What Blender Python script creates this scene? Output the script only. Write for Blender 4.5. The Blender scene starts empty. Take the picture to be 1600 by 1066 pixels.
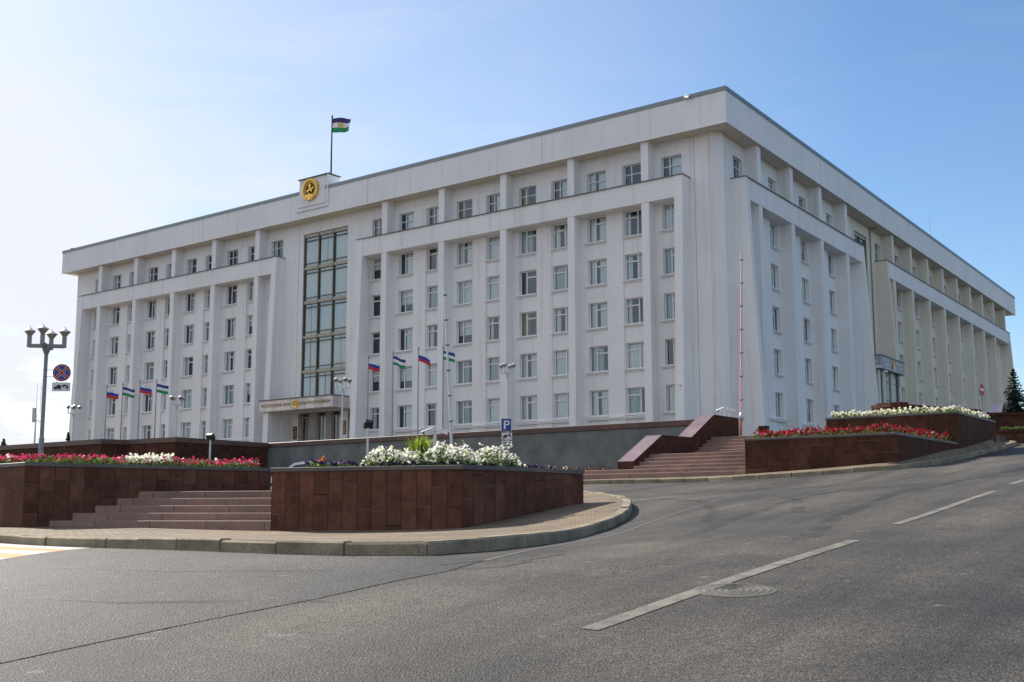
import bpy, bmesh, math, random
import numpy as np
from mathutils import Vector, Matrix
R = math.radians
rnd = random.Random(7)
scene = bpy.context.scene
COL = scene.collection

# ---------------------------------------------------------------- camera (eye level = z 0)
FPX, PITCH, ROLL, CY = 1688.84, 0.13004374, -0.00205, 576.727
def cam_rows():
    cp, sp, cr, sr = math.cos(PITCH), math.sin(PITCH), math.cos(ROLL), math.sin(ROLL)
    M = np.array([[1, 0, 0], [0, sp, -cp], [0, cp, sp]])
    return np.array([[cr, -sr, 0], [sr, cr, 0], [0, 0, 1]]) @ M
CM = cam_rows()
cam = bpy.data.objects.new('camera', bpy.data.cameras.new('camera'))
COL.objects.link(cam)
rt, dn, fw = CM
cam.matrix_world = Matrix(((rt[0], -dn[0], -fw[0], 0), (rt[1], -dn[1], -fw[1], 0), (rt[2], -dn[2], -fw[2], 0), (0, 0, 0, 1)))
cam.data.sensor_fit = 'HORIZONTAL'; cam.data.sensor_width = 36.0
cam.data.lens = FPX / 1600 * 36.0
cam.data.shift_y = (CY - 533) / 1600
cam.data.clip_start = 0.1; cam.data.clip_end = 5000
scene.camera = cam

# ---------------------------------------------------------------- light
SUN_EL, SUN_AZ = 36.0, -44.0                    # degrees; azimuth from +Y towards +X
scene.view_settings.view_transform = 'Standard'
scene.view_settings.look = 'None'
scene.view_settings.exposure = 1.15
scene.view_settings.gamma = 1.0
w = bpy.data.worlds.new("World"); scene.world = w; w.use_nodes = True
wn, wl = w.node_tree.nodes, w.node_tree.links
bg = wn['Background']; bg.inputs['Strength'].default_value = 0.085
sky = wn.new('ShaderNodeTexSky'); sky.sky_type = 'NISHITA'; sky.sun_disc = False
sky.sun_elevation = R(SUN_EL); sky.sun_rotation = R(SUN_AZ)
sky.altitude = 150; sky.air_density = 1.0; sky.dust_density = 0.6; sky.ozone_density = 2.2
tc = wn.new('ShaderNodeTexCoord')
sep = wn.new('ShaderNodeSeparateXYZ'); wl.new(tc.outputs['Generated'], sep.inputs[0])
def wmath(op, a, b=None):
    n = wn.new('ShaderNodeMath'); n.operation = op
    for i, v in enumerate((a, b)):
        if v is None: continue
        if isinstance(v, (int, float)): n.inputs[i].default_value = v
        else: wl.new(v, n.inputs[i])
    return n.outputs[0]
zz = wmath('ADD', wmath('MAXIMUM', sep.outputs['Z'], 0.0), 0.16)
cx, cyy = wmath('DIVIDE', sep.outputs['X'], zz), wmath('DIVIDE', sep.outputs['Y'], zz)
cmb = wn.new('ShaderNodeCombineXYZ'); wl.new(cx, cmb.inputs[0]); wl.new(cyy, cmb.inputs[1])
nz = wn.new('ShaderNodeTexNoise'); nz.inputs['Scale'].default_value = 1.35; nz.inputs['Detail'].default_value = 7; nz.inputs['Roughness'].default_value = 0.56
wl.new(cmb.outputs[0], nz.inputs['Vector'])
rp = wn.new('ShaderNodeMapRange'); rp.inputs[1].default_value = 0.44; rp.inputs[2].default_value = 0.60
wl.new(nz.outputs[0], rp.inputs[0])
nv = wn.new('ShaderNodeTexNoise'); nv.inputs['Scale'].default_value = 0.45; nv.inputs['Detail'].default_value = 5; nv.inputs['Roughness'].default_value = 0.6
wl.new(cmb.outputs[0], nv.inputs['Vector'])
rv = wn.new('ShaderNodeMapRange'); rv.inputs[1].default_value = 0.42; rv.inputs[2].default_value = 0.8; rv.inputs[4].default_value = 0.35
wl.new(nv.outputs[0], rv.inputs[0])
side = wn.new('ShaderNodeMapRange'); side.inputs[1].default_value = 0.30; side.inputs[2].default_value = -0.42   # more cloud towards the left
wl.new(sep.outputs['X'], side.inputs[0])
low = wn.new('ShaderNodeMapRange'); low.inputs[1].default_value = 0.40; low.inputs[2].default_value = 0.20
wl.new(sep.outputs['Z'], low.inputs[0])
puff = wmath('MULTIPLY', wmath('MULTIPLY', rp.outputs[0], side.outputs[0]), low.outputs[0])
veil = wmath('MULTIPLY', wmath('ADD', rv.outputs[0], 0.46), wmath('ADD', wmath('MULTIPLY', side.outputs[0], 0.95), 0.0))
back = wn.new('ShaderNodeMapRange'); back.inputs[1].default_value = 0.15; back.inputs[2].default_value = -0.35   # unseen broken cloud added behind the camera to fill the front facade
wl.new(wmath('ADD', wmath('MULTIPLY', sep.outputs['Y'], 0.8), wmath('MULTIPLY', sep.outputs['X'], 0.6)), back.inputs[0])
nb = wn.new('ShaderNodeTexNoise'); nb.inputs['Scale'].default_value = 1.1; nb.inputs['Detail'].default_value = 6
wl.new(cmb.outputs[0], nb.inputs['Vector'])
rb = wn.new('ShaderNodeMapRange'); rb.inputs[1].default_value = 0.40; rb.inputs[2].default_value = 0.60; wl.new(nb.outputs[0], rb.inputs[0])
wisp = wn.new('ShaderNodeTexNoise'); wisp.inputs['Scale'].default_value = 2.2; wisp.inputs['Detail'].default_value = 8; wisp.inputs['Roughness'].default_value = 0.62; wisp.inputs['Distortion'].default_value = 0.6
wmp = wn.new('ShaderNodeMapping'); wmp.inputs['Scale'].default_value = (0.8, 2.2, 1); wmp.inputs['Rotation'].default_value = (0, 0, 0.5); wl.new(cmb.outputs[0], wmp.inputs[0]); wl.new(wmp.outputs[0], wisp.inputs['Vector'])
rw = wn.new('ShaderNodeMapRange'); rw.inputs[1].default_value = 0.50; rw.inputs[2].default_value = 0.80; rw.inputs[4].default_value = 0.38; wl.new(wisp.outputs[0], rw.inputs[0])
veil = wmath('ADD', veil, wmath('MULTIPLY', rw.outputs[0], wmath('ADD', wmath('MULTIPLY', side.outputs[0], 0.8), 0.16)))
mask = wmath('MINIMUM', wmath('ADD', wmath('MULTIPLY', puff, 1.0), wmath('MAXIMUM', veil, wmath('MULTIPLY', wmath('MULTIPLY', rb.outputs[0], back.outputs[0]), 0.9))), 0.96)
mixc = wn.new('ShaderNodeMixRGB'); mixc.inputs['Color2'].default_value = (4.75, 4.82, 5.05, 1)
hs = wn.new('ShaderNodeHueSaturation'); hs.inputs['Saturation'].default_value = 1.15; hs.inputs['Value'].default_value = 0.88; wl.new(sky.outputs[0], hs.inputs['Color'])
wl.new(mask, mixc.inputs['Fac']); wl.new(hs.outputs[0], mixc.inputs['Color1'])
wl.new(mixc.outputs[0], bg.inputs['Color'])
sd = Vector((math.sin(R(SUN_AZ)) * math.cos(R(SUN_EL)), math.cos(R(SUN_AZ)) * math.cos(R(SUN_EL)), math.sin(R(SUN_EL))))
sun = bpy.data.objects.new('sun', bpy.data.lights.new('sun', 'SUN')); COL.objects.link(sun)
sun.data.energy = 3.4; sun.data.angle = R(0.5); sun.data.color = (1.0, 0.93, 0.82)
sun.rotation_euler = (-sd).to_track_quat('-Z', 'Y').to_euler()

# ---------------------------------------------------------------- materials
def new_mat(name):
    m = bpy.data.materials.new(name); m.use_nodes = True
    return m, m.node_tree.nodes, m.node_tree.links, m.node_tree.nodes['Principled BSDF']
def ramp2(n, l, fac, c1, c2, p1=0.0, p2=1.0):
    r = n.new('ShaderNodeValToRGB'); e = r.color_ramp.elements
    e[0].position, e[1].position = p1, p2; e[0].color, e[1].color = (*c1, 1), (*c2, 1)
    l.new(fac, r.inputs[0]); return r.outputs[0]
def noise(n, l, scale, detail=4, rough=.55, vec=None, stretch=None):
    t = n.new('ShaderNodeTexNoise'); t.inputs['Scale'].default_value = scale
    t.inputs['Detail'].default_value = detail; t.inputs['Roughness'].default_value = rough
    if vec is None: vec = n.new('ShaderNodeTexCoord').outputs['Object']
    if stretch:
        mp = n.new('ShaderNodeMapping'); mp.inputs['Scale'].default_value = stretch; l.new(vec, mp.inputs[0]); vec = mp.outputs[0]
    l.new(vec, t.inputs['Vector']); return t.outputs[0]
def mix(n, l, fac, a, b, mode='MIX'):
    m = n.new('ShaderNodeMixRGB'); m.blend_type = mode
    for i, v in ((0, fac), (1, a), (2, b)):
        if isinstance(v, (int, float)): m.inputs[i].default_value = v
        elif isinstance(v, tuple): m.inputs[i].default_value = (*v, 1)
        else: l.new(v, m.inputs[i])
    return m.outputs[0]
def nmath(n, l, op, a, b=None):
    k = n.new('ShaderNodeMath'); k.operation = op
    for i, v in enumerate((a, b)):
        if v is None: continue
        if isinstance(v, (int, float)): k.inputs[i].default_value = v
        else: l.new(v, k.inputs[i])
    return k.outputs[0]
def bump(n, l, bs, h, strength=.3, dist=.01):
    b = n.new('ShaderNodeBump'); b.inputs['Strength'].default_value = strength; b.inputs['Distance'].default_value = dist
    l.new(h, b.inputs['Height']); l.new(b.outputs[0], bs.inputs['Normal'])
def plain(name, c, rough=.6, metal=0.0, var=.12, scale=6.0, spec=None):
    m, n, l, b = new_mat(name)
    f = noise(n, l, scale, 3)
    l.new(ramp2(n, l, f, tuple(x * (1 - var) for x in c), tuple(min(1, x * (1 + var)) for x in c), .3, .7), b.inputs['Base Color'])
    b.inputs['Roughness'].default_value = rough; b.inputs['Metallic'].default_value = metal
    if spec is not None: b.inputs['Specular IOR Level'].default_value = spec
    return m
def plaster(name, c):
    m, n, l, b = new_mat(name)
    big = noise(n, l, .22, 5, .6)
    streak = noise(n, l, 1.0, 4, .6, stretch=(2.4, 2.4, .12))
    base = ramp2(n, l, big, tuple(x * .93 for x in c), tuple(min(.9, x * 1.04) for x in c), .3, .72)
    dirt = ramp2(n, l, streak, (.72, .69, .64), (1, 1, 1), .30, .46)
    fine = ramp2(n, l, noise(n, l, 14, 3), (.95, .95, .95), (1, 1, 1), .35, .6)
    l.new(mix(n, l, 1.0, mix(n, l, .42, base, dirt, 'MULTIPLY'), fine, 'MULTIPLY'), b.inputs['Base Color'])
    b.inputs['Roughness'].default_value = .85
    bump(n, l, b, noise(n, l, 40, 3), .25, .01)
    return m
def tiles(name, c1, c2, colw, rowh, rough=.35, joint=(.02, .014, .012), light_joint=False):
    """stone facing slabs: narrow vertical columns, each with its own run of horizontal joints; UV = metres along the wall, height"""
    m, n, l, b = new_mat(name)
    uv = n.new('ShaderNodeUVMap'); s = n.new('ShaderNodeSeparateXYZ'); l.new(uv.outputs[0], s.inputs[0])
    su = nmath(n, l, 'DIVIDE', s.outputs[0], colw)
    ci = nmath(n, l, 'FLOOR', su); cf = nmath(n, l, 'FRACT', su)
    wn1 = n.new('ShaderNodeTexWhiteNoise'); wn1.noise_dimensions = '1D'; l.new(ci, wn1.inputs['W'])
    vv = nmath(n, l, 'ADD', nmath(n, l, 'DIVIDE', s.outputs[1], nmath(n, l, 'ADD', rowh, nmath(n, l, 'MULTIPLY', wn1.outputs[0], rowh))), nmath(n, l, 'MULTIPLY', wn1.outputs[0], 17.3))
    ri = nmath(n, l, 'FLOOR', vv); rf = nmath(n, l, 'FRACT', vv)
    cb = n.new('ShaderNodeCombineXYZ'); l.new(ci, cb.inputs[0]); l.new(ri, cb.inputs[1])
    wn2 = n.new('ShaderNodeTexWhiteNoise'); wn2.noise_dimensions = '2D'; l.new(cb.outputs[0], wn2.inputs['Vector'])
    off = n.new('ShaderNodeVectorMath'); off.operation = 'MULTIPLY_ADD'
    l.new(wn2.outputs[1], off.inputs[0]); off.inputs[1].default_value = (9, 9, 9); l.new(n.new('ShaderNodeTexCoord').outputs['Object'], off.inputs[2])
    vein = noise(n, l, 2.6, 6, .62, vec=off.outputs[0])
    fine = noise(n, l, 60, 2)
    tone = nmath(n, l, 'POWER', wn2.outputs[0], 3.0)
    col = mix(n, l, tone, c1, c2)
    col = mix(n, l, .75, col, ramp2(n, l, vein, (.50, .47, .45), (1.45, 1.38, 1.30), .32, .7), 'MULTIPLY')
    wv = n.new('ShaderNodeTexWave'); wv.inputs['Scale'].default_value = 1.3; wv.inputs['Distortion'].default_value = 11; wv.inputs['Detail'].default_value = 5
    l.new(off.outputs[0], wv.inputs['Vector'])
    col = mix(n, l, nmath(n, l, 'MULTIPLY', ramp2(n, l, wv.outputs[1], (0, 0, 0), (1, 1, 1), .93, 1.0), .07), col, tuple(min(1, x * 1.8 + .02) for x in c2))
    col = mix(n, l, .5, col, ramp2(n, l, fine, (.8, .8, .8), (1.2, 1.2, 1.2), .35, .65), 'MULTIPLY')
    e1 = nmath(n, l, 'LESS_THAN', cf, .012 / colw); e2 = nmath(n, l, 'LESS_THAN', rf, .012 / rowh)
    lj = mix(n, l, nmath(n, l, 'GREATER_THAN', wn2.outputs[0], .35), joint, (.12, .095, .085))
    col = mix(n, l, nmath(n, l, 'MULTIPLY', e2, .8), col, lj)
    col = mix(n, l, nmath(n, l, 'MULTIPLY', e1, .85), col, joint)
    l.new(col, b.inputs['Base Color'])
    l.new(ramp2(n, l, vein, (rough * .7,) * 3, (rough * 1.4,) * 3), b.inputs['Roughness'])
    b.inputs['Specular IOR Level'].default_value = .05
    bump(n, l, b, nmath(n, l, 'ADD', nmath(n, l, 'SUBTRACT', wn2.outputs[0], nmath(n, l, 'MULTIPLY', nmath(n, l, 'MAXIMUM', e1, e2), 2.0)), vein), .35, .006)
    return m
def granite(name, c, rough=.5, sp=.35, scale=90):
    m, n, l, b = new_mat(name)
    f = noise(n, l, scale, 2, .7); g2 = noise(n, l, 1.4, 4)
    col = mix(n, l, 1.0, ramp2(n, l, f, tuple(x * (1 - sp) for x in c), tuple(x * (1 + sp) for x in c), .36, .64), ramp2(n, l, g2, (.78, .78, .8), (1.15, 1.1, 1.08), .3, .7), 'MULTIPLY')
    uv = n.new('ShaderNodeUVMap'); s = n.new('ShaderNodeSeparateXYZ'); l.new(uv.outputs[0], s.inputs[0])
    wn2 = n.new('ShaderNodeTexWhiteNoise'); wn2.noise_dimensions = '1D'
    l.new(nmath(n, l, 'FLOOR', s.outputs[0]), wn2.inputs['W'])
    col = mix(n, l, .8, col, ramp2(n, l, wn2.outputs[0], (.72, .74, .78), (1.2, 1.1, 1.05)), 'MULTIPLY')
    e1 = nmath(n, l, 'LESS_THAN', nmath(n, l, 'FRACT', s.outputs[0]), .012)
    col = mix(n, l, nmath(n, l, 'MULTIPLY', e1, .8), col, (.02, .016, .014))
    l.new(col, b.inputs['Base Color']); b.inputs['Roughness'].default_value = rough
    bump(n, l, b, f, .15, .004)
    return m
WHITE = plaster('white_plaster', (.83, .83, .835))
CREAM = plaster('cream_plaster', (.75, .715, .62))
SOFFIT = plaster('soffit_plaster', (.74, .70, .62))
GREYPL = plain('grey_render', (.16, .165, .155), .9, var=.30, scale=.9)
FLASH = plain('roof_flashing', (.22, .255, .25), .45, .5)
DARKCAP = plain('dark_cap', (.12, .112, .105), .5)
CAPST = granite('cap_stone', (.10, .092, .085), .5)
FRAME = plain('white_frame', (.78, .78, .78), .4, var=.04)
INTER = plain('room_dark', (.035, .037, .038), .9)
CURT = plain('net_curtain', (.88, .91, .90), .9, var=.03)
CURT3 = plain('beige_curtain', (.46, .36, .25), .9, var=.08)
CURT2 = plain('blue_curtain', (.55, .64, .66), .9, var=.08)
BRONZE = plain('bronze_frame', (.13, .115, .08), .5, .1)
BRONZEL = plain('pale_bronze', (.40, .37, .29), .5, .0)
GOLD = plain('gold', (.83, .53, .13), .32, .85, var=.15)
LETTER = plain('lettering_bronze', (.36, .22, .06), .5)
GOLDD = plain('dark_gold', (.10, .065, .025), .6)
GOLDP = plain('gold_paint', (.62, .42, .14), .45, .3)
GREYST = granite('grey_stone', (.30, .29, .28), .5)
CANOPY = granite('canopy_stone', (.70, .68, .66), .6, .15)
BROWN = tiles('brown_slabs', (.104, .050, .036), (.150, .070, .051), .30, .60, .6)
BROWND = tiles('dark_brown_slabs', (.074, .035, .024), (.105, .048, .034), .75, .9, .7)
GREYSL = tiles('grey_brown_slabs', (.10, .085, .08), (.14, .115, .105), .9, 1.1)
COPE = granite('brown_coping', (.115, .062, .048), .5, .3, 40)
POL_SKY = granite('polished_brown_sky_tint', (.25, .18, .19), .2, .2, 40)  # polished cheek top, its colour lightened to carry the sky's reflection
POLG_SKY = granite('polished_grey_sky_tint', (.17, .18, .23), .25, .15, 40)  # bluish tone puts the sky's reflection into the polished block tops
STEP = granite('step_granite', (.27, .178, .145), .7, .4, 70)
SOIL = plain('soil', (.045, .033, .024), .95)
METAL = plain('lamp_metal', (.25, .25, .26), .5, .15)
PALEM = plain('pale_metal', (.55, .56, .57), .4, .3)
BLACK = plain('black_plastic', (.02, .02, .021), .5)
WHITEM = plain('white_metal', (.75, .75, .74), .4)
LGLASS = plain('lamp_bowl', (.33, .29, .22), .25)
RED = plain('sign_red', (.42, .012, .018), .5)
BLUE = plain('sign_blue', (.012, .045, .26), .4)
WSIGN = plain('sign_white', (.72, .72, .70), .4)
PINK = plain('faded_red', (.72, .42, .42), .5)
FWHITE = plain('flag_white', (.78, .78, .80), .8); FBLUE = plain('flag_blue', (.02, .06, .36), .8); FRED = plain('flag_red', (.62, .03, .04), .8)
FNAVY = plain('flag_navy', (.03, .06, .22), .8); FGREEN = plain('flag_green', (.02, .26, .10), .8)
BARK = plain('bark', (.08, .06, .045), .9)
NEEDLE = plain('needles', (.012, .024, .017), .8, var=.4, scale=3)
DRY = plain('dry_leaf', (.12, .085, .05), .9, var=.4)
def petal(name, c, var):
    m = plain(name, c, .6, var=var, scale=20); n, l = m.node_tree.nodes, m.node_tree.links; b = n['Principled BSDF']
    t = n.new('ShaderNodeBsdfTranslucent'); t.inputs['Color'].default_value = (*c, 1); mx = n.new('ShaderNodeMixShader'); mx.inputs[0].default_value = .5
    l.new(b.outputs[0], mx.inputs[1]); l.new(t.outputs[0], mx.inputs[2]); l.new(mx.outputs[0], n['Material Output'].inputs[0]); return m
LEAF = petal('leaf', (.085, .15, .03), .35); LIME = petal('lime_leaf', (.28, .36, .045), .3)
PET_R = petal('petal_red', (.50, .022, .10), .3); PET_P = petal('petal_pink', (.66, .10, .22), .2)
PET_W = petal('petal_white', (.84, .83, .74), .06); PET_C = petal('petal_cream', (.80, .76, .52), .1)
PET_V = petal('petal_violet', (.035, .015, .075), .3); PET_S = petal('petal_scarlet', (.25, .007, .014), .3)
PET_O = petal('petal_orange', (.75, .13, .03), 0.1)
CARP = plain('silver_paint', (.62, .64, .65), .25, .3, var=.02); TYRE = plain('tyre', (.02, .02, .02), .8)
CGLASS = plain('car_glass', (.02, .025, .03), .05)
PLAQ = plain('plaque_brown', (.07, .025, .02), .35)
def glass_mat():
    m, n, l, b = new_mat('window_glass')
    n.remove(b)
    out = n['Material Output']
    g = n.new('ShaderNodeBsdfGlossy'); g.inputs['Roughness'].default_value = .02; g.inputs['Color'].default_value = (.82, .93, 1.0, 1)
    t = n.new('ShaderNodeBsdfTransparent'); t.inputs['Color'].default_value = (.90, .94, .935, 1)
    f = n.new('ShaderNodeFresnel'); f.inputs['IOR'].default_value = 1.55
    ad = nmath(n, l, 'MULTIPLY_ADD', f.outputs[0], 1.25); ad.node.inputs[2].default_value = .05
    mx = n.new('ShaderNodeMixShader'); l.new(ad, mx.inputs[0]); l.new(t.outputs[0], mx.inputs[1]); l.new(g.outputs[0], mx.inputs[2])
    l.new(mx.outputs[0], out.inputs[0]); return m
GLASS = glass_mat()
def asphalt(name, dark, light):
    m, n, l, b = new_mat(name)
    vec = n.new('ShaderNodeTexCoord').outputs['Object']
    vo = n.new('ShaderNodeTexVoronoi'); vo.inputs['Scale'].default_value = 62; l.new(vec, vo.inputs['Vector'])
    grain = noise(n, l, 48, 5, .8, vec=vec)
    big = noise(n, l, .22, 6, .68, vec=vec)
    rot = n.new('ShaderNodeMapping'); rot.inputs['Rotation'].default_value = (0, 0, R(34.5)); l.new(vec, rot.inputs[0])
    drv = noise(n, l, .8, 5, .65, vec=rot.outputs[0], stretch=(1.3, .10, 1))      # worn along the driving direction
    scuff = noise(n, l, 4.5, 2, .5, vec=vec, stretch=(.75, 1.0, 1)); scuff2 = noise(n, l, .9, 6, .7, vec=vec)
    col = ramp2(n, l, grain, tuple(x * .30 for x in dark), tuple(x * 1.8 for x in light), .37, .65)
    agg = n.new('ShaderNodeSeparateXYZ'); l.new(vo.outputs['Color'], agg.inputs[0])
    col = mix(n, l, .85, col, ramp2(n, l, agg.outputs[0], (.55, .55, .56), (1.6, 1.55, 1.48), .15, 1.0), 'MULTIPLY')
    col = mix(n, l, 1.0, col, ramp2(n, l, big, (.55, .56, .60), (1.50, 1.42, 1.30), .36, .64), 'MULTIPLY')
    col = mix(n, l, .9, col, ramp2(n, l, drv, (.58, .59, .62), (1.42, 1.37, 1.29), .36, .64), 'MULTIPLY')
    col = mix(n, l, nmath(n, l, 'MULTIPLY', ramp2(n, l, scuff, (0, 0, 0), (1, 1, 1), .70, .74), .60), col, (.17, .165, .155))
    col = mix(n, l, nmath(n, l, 'MULTIPLY', ramp2(n, l, scuff2, (0, 0, 0), (1, 1, 1), .60, .72), .30), col, (.15, .14, .125))
    l.new(col, b.inputs['Base Color'])
    l.new(ramp2(n, l, drv, (.62,) * 3, (.78,) * 3), b.inputs['Roughness'])
    b.inputs['Specular IOR Level'].default_value = .3
    bump(n, l, b, nmath(n, l, 'ADD', grain, vo.outputs['Distance']), .7, .012)
    return m
ASPH = asphalt('asphalt', (.043, .041, .038), (.064, .061, .056))
ASPH2 = asphalt('darker_asphalt', (.034, .035, .038), (.053, .054, .057))
def paint(name, c, wear=.5):
    m, n, l, b = new_mat(name)
    vec = n.new('ShaderNodeTexCoord').outputs['Object']
    g1, g2 = noise(n, l, 70, 4, .75, vec=vec), noise(n, l, 3.2, 5, .7, vec=vec)
    k = nmath(n, l, 'ADD', nmath(n, l, 'MULTIPLY', g1, .5), nmath(n, l, 'MULTIPLY', g2, .5))
    f = ramp2(n, l, k, (0, 0, 0), (1, 1, 1), wear, wear + .09)
    l.new(mix(n, l, f, c, tuple(x * .45 for x in c) if wear > .55 else (.085, .08, .074)), b.inputs['Base Color'])
    b.inputs['Roughness'].default_value = .75; bump(n, l, b, g1, .5, .008)
    return m
LINEP = paint('worn_white_paint', (.205, .188, .150), .47)
XW, XY = paint('crossing_white', (.42, .415, .40), .60), paint('crossing_yellow', (.46, .25, .07), .60)
def pavers():
    m, n, l, b = new_mat('brick_pavers')
    vec = n.new('ShaderNodeTexCoord').outputs['Object']
    mp = n.new('ShaderNodeMapping'); mp.inputs['Rotation'].default_value = (0, 0, R(22)); l.new(vec, mp.inputs[0])
    br = n.new('ShaderNodeTexBrick'); br.inputs['Scale'].default_value = 1.0
    br.inputs['Brick Width'].default_value = .22; br.inputs['Row Height'].default_value = .11; br.inputs['Mortar Size'].default_value = .009
    br.inputs['Color1'].default_value = (.165, .118, .070, 1); br.inputs['Color2'].default_value = (.25, .19, .122, 1); br.inputs['Mortar'].default_value = (.028, .025, .02, 1)
    l.new(mp.outputs[0], br.inputs['Vector'])
    big = noise(n, l, .7, 5, .6, vec=vec); fine = noise(n, l, 60, 3, .7, vec=vec)
    col = mix(n, l, 1.0, br.outputs[0], ramp2(n, l, big, (.7, .7, .7), (1.25, 1.2, 1.15), .32, .68), 'MULTIPLY')
    col = mix(n, l, .7, col, ramp2(n, l, fine, (.75, .75, .75), (1.2, 1.2, 1.2), .35, .65), 'MULTIPLY')
    l.new(col, b.inputs['Base Color']); b.inputs['Roughness'].default_value = .85
    bump(n, l, b, nmath(n, l, 'SUBTRACT', fine, nmath(n, l, 'MULTIPLY', br.outputs[1], 2)), .5, .01)
    return m
PAVE = pavers()
def kerbmat():
    m, n, l, b = new_mat('kerb_concrete')
    vec = n.new('ShaderNodeTexCoord').outputs['Object']
    f, g2 = noise(n, l, 45, 4, .7, vec=vec), noise(n, l, 1.6, 5, .65, vec=vec)
    col = mix(n, l, 1.0, ramp2(n, l, g2, (.135, .118, .08), (.38, .32, .225), .3, .7), ramp2(n, l, f, (.65, .65, .65), (1.25, 1.22, 1.18), .33, .66), 'MULTIPLY')
    l.new(col, b.inputs['Base Color']); b.inputs['Roughness'].default_value = .9
    bump(n, l, b, f, .6, .012); return m
KERB = kerbmat()

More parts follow.
